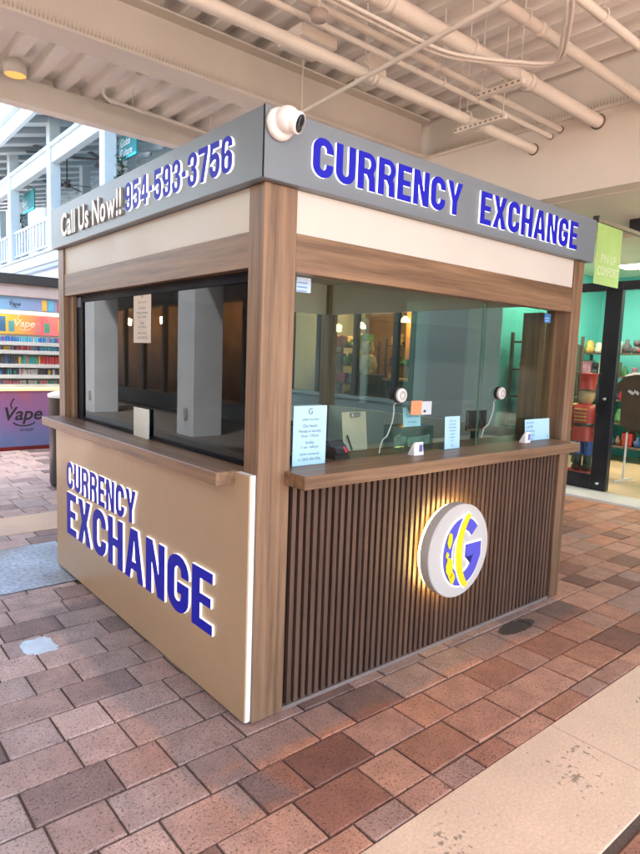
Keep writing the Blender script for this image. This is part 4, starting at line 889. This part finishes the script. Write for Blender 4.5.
T_ = thing('display_table', (7.0, 5.5, .02), 'wooden display table with dark front in the warm shop window', 'table')
obj('table_top', MB().bbox((6.7, 5.15, 1.16), (7.3, 5.85, 1.20), .005), mat('table_wood', (.45, .26, .10), .5), T_); obj('table_base', MB().bbox((6.75, 5.2, .02), (7.25, 5.8, 1.159), .005), mat('table_dark', (.02, .05, .05), .6), T_)
for k, (y, z, r) in enumerate(((4.85, 2.02, .11), (6.0, 2.25, .09), (7.2, 2.15, .10), (5.4, 2.35, .07))):
    T_ = thing('pendant_lamp', (7.4, y, z), 'lit amber pendant lamp in the warm shop window', 'lamp', 'pendant lamps of the warm shop')
    obj('lamp_shade', MB().lathe([(r, 0), (r * .9, r * .5), (r * .3, r * 1.1), (0, r * 1.15)], (7.4, y, z), (0, 0, 1), 16), lampo, T_); obj('lamp_cord', MB().tube([(7.4, y, z + r), (7.4, y, 3.08)], .006, 6), black, T_)

# ------------------------------------------------------------------ two-storey gallery beyond the court
G = thing('gallery_building', (4.1, 16, 0), 'pale blue white two storey gallery with balustrade and open roof beyond the canopy', 'building')
GX = 4.1; GY0, GY1 = 5.2, 34.0
obj('ground_wall', MB().box((GX + .15, 8.13, 0), (GX + .35, GY1, 3.75)), mat('gallery_ground', (.50, .60, .72), .6, var=.06), G)
obj('floor_edge', MB().bbox((GX - .10, GY0, 3.86), (GX + .35, GY1, 4.13), .01), gal_white, G); obj('floor_trim', MB().bbox((GX - .17, GY0, 4.131), (GX + .35, GY1, 4.19), .01), gal_white, G)
obj('floor_trim', MB().bbox((GX - .02, GY0, 3.751), (GX + .35, GY1, 3.859), .006), mat('gallery_trim', (.34, .42, .52), .6), G)
obj('floor', MB().box((GX + .351, GY0, 4.102), (9, GY1, 4.12)), gal_wall, G); obj('rear_wall', MB().box((9, GY0, 4.0), (9.2, GY1, 8.9)), gal_wall, G)
obj('end_wall', MB().box((4.5, GY0, 4.13), (9, GY0 + .15, 8.6)), gal_wall, G)
PY = [5.4, 8.3, 12.14, 15.98, 20.05, 24.1, 28.2, 32.2]
for y in PY: obj('post', MB().bbox((GX - .14, y - .15, 4.19), (GX + .14, y + .15, 7.6), .01), gal_white, G)
obj('beam', MB().bbox((GX - .10, GY0, 6.42), (GX + .10, GY1, 6.80), .01), gal_white, G); obj('beam_cap', MB().bbox((GX - .17, GY0, 6.801), (GX + .17, GY1, 6.90), .01), gal_white, G)
for y in [p + 1.95 for p in PY]: obj('rear_post', MB().bbox((6.9, y - .16, 4.13), (7.2, y + .16, 8.6), .01), gal_white, G)
# balustrades
for i in range(len(PY) - 1):
    a, b = PY[i] + .151, PY[i + 1] - .151
    if a < 11: continue
    rl = obj('railing', MB().bbox((GX - .04, a, 5.05), (GX + .04, b, 5.13), .006).bbox((GX - .03, a, 4.32), (GX + .03, b, 4.38), .004), gal_white, G)
    n = int((b - a) / (.30 if i else .3)); me = None
    for k in range(n):
        y = a + (k + .5) * (b - a) / n
        if me is None:
            mb = MB().box((-.02, -.055, -.335), (.02, .055, .335)); me = bpy.data.meshes.new('baluster'); me.from_pydata(mb.v, [], mb.f); me.materials.append(gal_white)
        obj('baluster', None, None, rl, origin=(GX, y, 4.715), mesh=me)
# roof: eave fascia, cross beams, slatted dark deck
obj('eave', MB().bbox((3.22, GY0, 7.18), (3.34, GY1, 7.55), .01), gal_white, G); obj('gutter', MB().bbox((3.05, GY0, 7.551), (3.34, GY1, 7.74), .02), gal_white, G)
sl_ = (9.2 - 7.75) / 5.8
for k in range(24):
    y = GY0 + .6 + k * 1.15; mb = MB(); mb.prism([(3.345, 7.30), (9.0, 7.30 + 5.65 * sl_), (9.0, 7.62 + 5.65 * sl_), (3.345, 7.62)], (0, y + .2, 0), XR, XU, .40); obj('roof_beam', mb, gal_white, G)
for k in range(26):
    x = 3.4 + k * .22; z = 7.66 + (x - 3.345) * sl_; obj('roof_slat', MB().box((x, GY0, z), (x + .15, GY1, z + .04)), gal_dark, G)
obj('roof_sheet', MB().prism([(3.06, 7.75), (9.2, 7.75 + 6.1 * sl_), (9.2, 7.85 + 6.1 * sl_), (3.06, 7.85)], (0, GY1, 0), XR, XU, GY1 - GY0), gal_white, G)
# ceiling fans
def fan(x, y, z, label, rot=20, zt=8.2):
    T_ = thing('ceiling_fan', (x, y, z), label, 'ceiling fan'); fm = mat('fan_dark', (.07, .06, .055), .5)
    obj('motor', MB().lathe([(0, -.08), (.10, -.06), (.12, .02), (.05, .10), (0, .12)], (x, y, z), (0, 0, 1), 14), fm, T_); obj('rod', MB().tube([(x, y, z + .1), (x, y, zt)], .02, 6), fm, T_)
    for k in range(5):
        a = R(rot + 72 * k); dv = Vector((math.cos(a), math.sin(a), -.03)); nv = Vector((-math.sin(a), math.cos(a), .12)); o = Vector((x, y, z))
        pts = [o + dv * .1 - nv * .05, o + dv * .72 - nv * .085, o + dv * .75 + nv * .06, o + dv * .1 + nv * .05]; obj('blade', MB().add(pts + [p + Vector((0, 0, .012)) for p in pts], [(3, 2, 1, 0), (4, 5, 6, 7), (0, 1, 5, 4), (1, 2, 6, 5), (2, 3, 7, 6), (3, 0, 4, 7)]), fm, T_)
fan(5.3, 15.7, 6.75, 'dark ceiling fan on a long rod beside the larger teal gallery sign', 10)
fan(5.3, 18.6, 6.6, 'dark ceiling fan in the gallery bay over the crowded balustrade', 40)
fan(4.9, 18.9, 7.55, 'dark ceiling fan just under the slatted gallery roof', 0, 7.9)
fan(4.9, 23.2, 7.5, 'dark ceiling fan further along under the slatted gallery roof', 25, 7.9)
# teal hanging signs
def gsign(y0, y1, z0, z1, x, lines, label):
    T_ = thing('hanging_sign', (x, (y0 + y1) / 2, z0), label, 'sign'); o = (x, y1, z0); wd, ht = y1 - y0, z1 - z0
    obj('board', MB().box((x, y0, z0), (x + .04, y1, z1)), mat('sign_teal', (.015, .17, .18), .5), T_); mb = MB()
    mb.prism([(0, 0), (wd, 0), (wd, ht * .12), (0, ht * .12)], (x - .0005, y1, z0), YR, XU, .002)
    obj('stripe', mb, mat('sign_aqua', (.05, .50, .52), .5), T_); mb = MB()
    for b, px_, py, sz in lines: label_text(mb, b, (x, y1, z0), YR, XU, px_, py, sz, 0, 'LEFT', .85, lift=.003)
    obj('lettering', mb, paper_w, T_)
    obj('bracket', MB().tube([(x + .02, (y0 + y1) / 2, z1), (x + .02, (y0 + y1) / 2, z1 + .5)], .02, 6), gal_white, T_)
gsign(11.42, 12.36, 5.80, 6.33, 4.45, [('Global', .08, .30, .24), ('Culture', .08, .08, .24)], 'teal hanging sign reading Global Culture beside the gallery post')
gsign(19.1, 20.45, 5.80, 6.42, 4.45, [('Global', .08, .24, .22), ('Culture', .12, .08, .22)], 'dark teal hanging sign in the gallery bay above the balustrade')
# hanging vines by the signs and merchandise at the balustrade
leafm = mat('vine_leaf', (.05, .10, .05), .7, var=.4, vscale=20); flow = mat('vine_flower', (.55, .55, .56), .7)
def vine(x, y, z0, z1, label, seed):
    rr_ = random.Random(seed); T_ = thing('hanging_vine', (x, y, z0), label, 'plant'); obj('stem', MB().tube([(x, y, z1), (x + .03, y + .02, (z0 + z1) / 2), (x, y, z0)], .012, 5), leafm, T_); mb = MB()
    for i in range(150):
        t = rr_.random(); c = Vector((x + rr_.gauss(0, .09), y + rr_.gauss(0, .09), z0 + t * (z1 - z0))); a = Vector((rr_.uniform(-1, 1), rr_.uniform(-1, 1), rr_.uniform(-1, 1))).normalized() * .07; b = a.orthogonal().normalized() * .03
        mb.add([c - a, c + b, c + a, c - b], [(0, 1, 2, 3)], 0 if rr_.random() < .75 else 1)
    obj('leaves', mb, [leafm, flow], T_, 'stuff')
vine(4.35, 12.0, 5.0, 5.85, 'leafy vine hanging below the larger teal gallery sign', 1)
vine(4.4, 20.4, 4.6, 5.85, 'long leafy vine hanging below the further teal gallery sign', 2)
rr = random.Random(9)
for k in range(9):
    y = 16.6 + k * .36
    gl = toy(4.75 + rr.uniform(0, .3), y, 4.13, .55 + rr.uniform(0, .2), None, rr); tag(obj('stall_goods', gl, [mat('goods_orange', (.75, .24, .05), .6, var=.2), GC[4], GC[3]][k % 3]), ('orange', 'black', 'cream')[k % 3] + ' ' + gl.shape + ' stock piled behind the gallery balustrade', 'goods', 'stock behind the balustrade')
tag(obj('pot_plant', MB().lathe([(0, 0), (.16, 0), (.2, .3), (0, .3)], (4.9, 14.6, 4.13), (0, 0, 1), 12), mat('pot_white', (.7, .7, .7), .5)), 'white pot of a leafy plant on the gallery floor', 'plant pot'); pp = bpy.data.objects['pot_plant']
mb = MB()
for i in range(260):
    c = Vector((4.9 + rr.gauss(0, .2), 14.6 + rr.gauss(0, .2), 4.75 + rr.gauss(0, .25))); a = Vector((rr.uniform(-1, 1), rr.uniform(-1, 1), rr.uniform(-1, 1))).normalized() * .11; b = a.orthogonal().normalized() * .04; mb.add([c - a, c + b, c + a, c - b], [(0, 1, 2, 3)])
obj('foliage', mb, leafm, pp, 'stuff')

# ------------------------------------------------------------------ vape stall
V = thing('vape_stall', (1.0, 8.2, 0), 'bright vape stall with purple graphic front and lit product shelves', 'stall')
vx0, vx1, vy = -.6, 2.6, 7.75
def grad(name, stops, axis, lo, hi, noise=.0, estr=0.0):
    m, t, P, N, L = nodes_of(name); sx = N.new('ShaderNodeSeparateXYZ'); vec = wpos(N); L.new(vec, sx.inputs[0]); mr = N.new('ShaderNodeMapRange'); mr.inputs[1].default_value = lo; mr.inputs[2].default_value = hi; L.new(sx.outputs['XYZ'.index(axis)], mr.inputs[0])
    nz = N.new('ShaderNodeTexNoise'); nz.inputs['Scale'].default_value = 2.2; nz.inputs['Detail'].default_value = 4; L.new(vec, nz.inputs['Vector'])
    ma = N.new('ShaderNodeMath'); ma.operation = 'MULTIPLY_ADD'; L.new(nz.outputs[0], ma.inputs[0]); ma.inputs[1].default_value = noise; L.new(mr.outputs[0], ma.inputs[2])
    r = N.new('ShaderNodeValToRGB'); e = r.color_ramp.elements; e[0].position, e[0].color = stops[0][0], (*stops[0][1], 1); e[1].position, e[1].color = stops[-1][0], (*stops[-1][1], 1)
    for p, c in stops[1:-1]: q = e.new(p); q.color = (*c, 1)
    L.new(ma.outputs[0], r.inputs[0]); L.new(r.outputs[0], P.inputs['Base Color']); P.inputs['Roughness'].default_value = .35
    if estr: L.new(r.outputs[0], P.inputs['Emission Color']); P.inputs['Emission Strength'].default_value = estr
    MATS[name] = m; return m
purple = grad('purple_graphic', [(0, (.05, .13, .30)), (.3, (.12, .14, .30)), (.55, (.19, .115, .27)), (.85, (.24, .10, .22)), (1.0, (.40, .11, .13))], 'Z', .15, 1.35, .55)
sunset = grad('sunset_graphic', [(0, (.80, .30, .04)), (.3, (.85, .50, .05)), (.62, (.80, .25, .06)), (.85, (.72, .09, .13)), (1, (.75, .14, .16))], 'X', .55, 1.75, .15, .07)
bluep = grad('blue_graphic', [(0, (.16, .22, .42)), (.5, (.16, .34, .52)), (1, (.20, .26, .42))], 'X', .4, 1.8, .5, .02)
obj('base_front', MB().bbox((vx0, vy, .06), (vx1, vy + .06, .885), .004), purple, V)
obj('plinth', MB().box((vx0 + .05, vy + .05, 0), (vx1 - .05, vy + 1.2, .0595)), mat('red_glow_plinth', (.30, .015, .02), .5), V)  # red glow under the stall put into the plinth colour
obj('display_ledge', MB().bbox((vx0, vy - .02, .886), (vx1, vy + .5, .93), .004), mat('ledge_yellow', (.80, .68, .35), .4, emit=(1, .85, .4), estr=.05), V)
obj('back_board', MB().box((vx0 + .05, vy + .32, .931), (vx1 - .05, vy + .36, 2.25)), mat('shelf_back', (.55, .60, .56), .6), V)
for x in (vx0, vx1 - .05): obj('side_board', MB().box((x, vy + .06, .06), (x + .05, vy + 1.2, 2.25)), mat('stall_side', (.35, .33, .36), .5), V)
obj('header_graphic', MB().bbox((vx0, vy + .02, 2.055), (vx1, vy + .06, 2.25), .003), bluep, V)
obj('light_bar', MB().box((vx0 + .05, vy + .08, 2.01), (vx1 - .05, vy + .16, 2.045)), mat('light_bar', (1, .9, .6), .5, emit=(1, .86, .5), estr=.6), V)
obj('sunset_graphic', MB().box((vx0 + .051, vy + .29, 1.72), (vx1 - .051, vy + .318, 2.0)), sunset, V)
obj('canopy_soffit', MB().bbox((vx0 - .1, vy - .02, 2.251), (vx1 + .1, vy + 1.3, 2.425), .004), mat('stall_soffit', (.42, .36, .35), .6), V)
obj('canopy_fascia', MB().bbox((vx0 - .15, vy - .06, 2.426), (vx1 + .15, vy + 1.35, 2.565), .004), mat('stall_black', (.02, .023, .028), .5), V)
SC = [mat('pack_%d' % i, c, .5, var=.1) for i, c in enumerate([(.06, .20, .50), (.55, .08, .08), (.08, .40, .32), (.70, .45, .08), (.35, .10, .35), (.10, .10, .12), (.60, .60, .58), (.12, .45, .60), (.65, .25, .30)])]
rows_ = [(1.585, .10, [0, 7, 0, 4, 6]), (1.46, .09, [3, 8, 7, 3, 6]), (1.26, .15, [2, 1, 1, 3, 2, 5]), (1.10, .11, [5, 5, 6, 5]), (.96, .08, [8, 6, 2, 1, 6])]
for j, (z, hh, cs) in enumerate(rows_):
    s_ = obj('shelf', MB().box((vx0 + .051, vy + .10, z - .02), (vx1 - .051, vy + .319, z - .002)), mat('shelf_white', (.50, .51, .49), .4), V)
    obj('shelf_lip', MB().box((vx0 + .051, vy + .092, z - .035), (vx1 - .051, vy + .099, z + .02)), mat('shelf_lip', (.5, .53, .51), .4), s_)
    mb = MB(); x = vx0 + .08; rr_ = random.Random(40 + j)
    while x < vx1 - .1:
        wd = rr_.uniform(.018, .034); ci = cs[int((x - vx0) / .28) % len(cs)] if rr_.random() < .75 else rr_.randrange(9); mb.box((x, vy + .15, z), (x + wd, vy + .21, z + hh * rr_.uniform(.8, 1.0)), ci); x += wd + rr_.uniform(.003, .012)
    obj('packs', mb, SC, s_, 'stuff')
lam = mat('vape_black', (.015, .015, .02), .5)
def vlogo(cx, cz, sz, m, y, name):
    mb = MB(); label_text(mb, 'Vape', (cx, y, cz), XR, XU, 0, 0, sz, 0, 'CENTER', 1.0, .018, .25); me = curve_mesh(stroke(ell(0, 0, sz * .62, sz * .34, 205, 335, 14), sz * .07), .0005)
    mb.frame(me, (cx + sz * .1, y - .002, cz), XR, XU); me = curve_mesh(stroke([(-sz * .55, sz * .6), (-sz * .62, sz * .85), (-sz * .5, sz * 1.1), (-sz * .42, sz * 1.15)], sz * .07), .0005); mb.frame(me, (cx + sz * .05, y - .002, cz), XR, XU); obj(name, mb, m, V)
vlogo(1.10, .46, .27, lam, vy - .001, 'stall_lettering'); vlogo(1.22, 1.83, .15, paper_w, vy + .288, 'stall_lettering'); vlogo(1.03, 2.12, .08, lam, vy + .019, 'stall_lettering')
mb = MB(); label_text(mb, 'SHOP', (1.16, vy - .001, .29), XR, XU, 0, 0, .055, 0, 'CENTER', 1.4); obj('stall_lettering', mb, lam, V)
for x, c, dz in ((.93, 0, .22), (1.05, 7, .16), (1.55, 2, .15), (1.42, 8, .15), (1.75, 3, .2)): obj('printed_pack', MB().box((x - .04, vy + .285, 1.75), (x + .04, vy + .2895, 1.75 + dz)), SC[c], V)
for x, c in ((1.44, 3), (1.53, 7), (1.66, 1)): obj('printed_pack', MB().box((x - .035, vy + .012, 2.07), (x + .035, vy + .0195, 2.225)), SC[c], V)
# litter bin
B = thing('litter_bin', (.93, 5.0, 0), 'black litter bin with pale lid standing behind the kiosk', 'bin')
obj('bin_body', MB().lathe([(0, .02), (.24, .02), (.25, .06), (.25, .98), (.24, 1.0)], (.93, 5.0, 0), (0, 0, 1), 28), frame_blk, B)
obj('bin_lid', MB().lathe([(.262, 1.0), (.262, 1.035), (.20, 1.06), (.0, 1.07)], (.93, 5.0, 0), (0, 0, 1), 28), white_p, B); obj('bin_foot', MB().lathe([(0, 0), (.22, 0), (.22, .02), (0, .02)], (.93, 5.0, 0), (0, 0, 1), 20), silver, B)
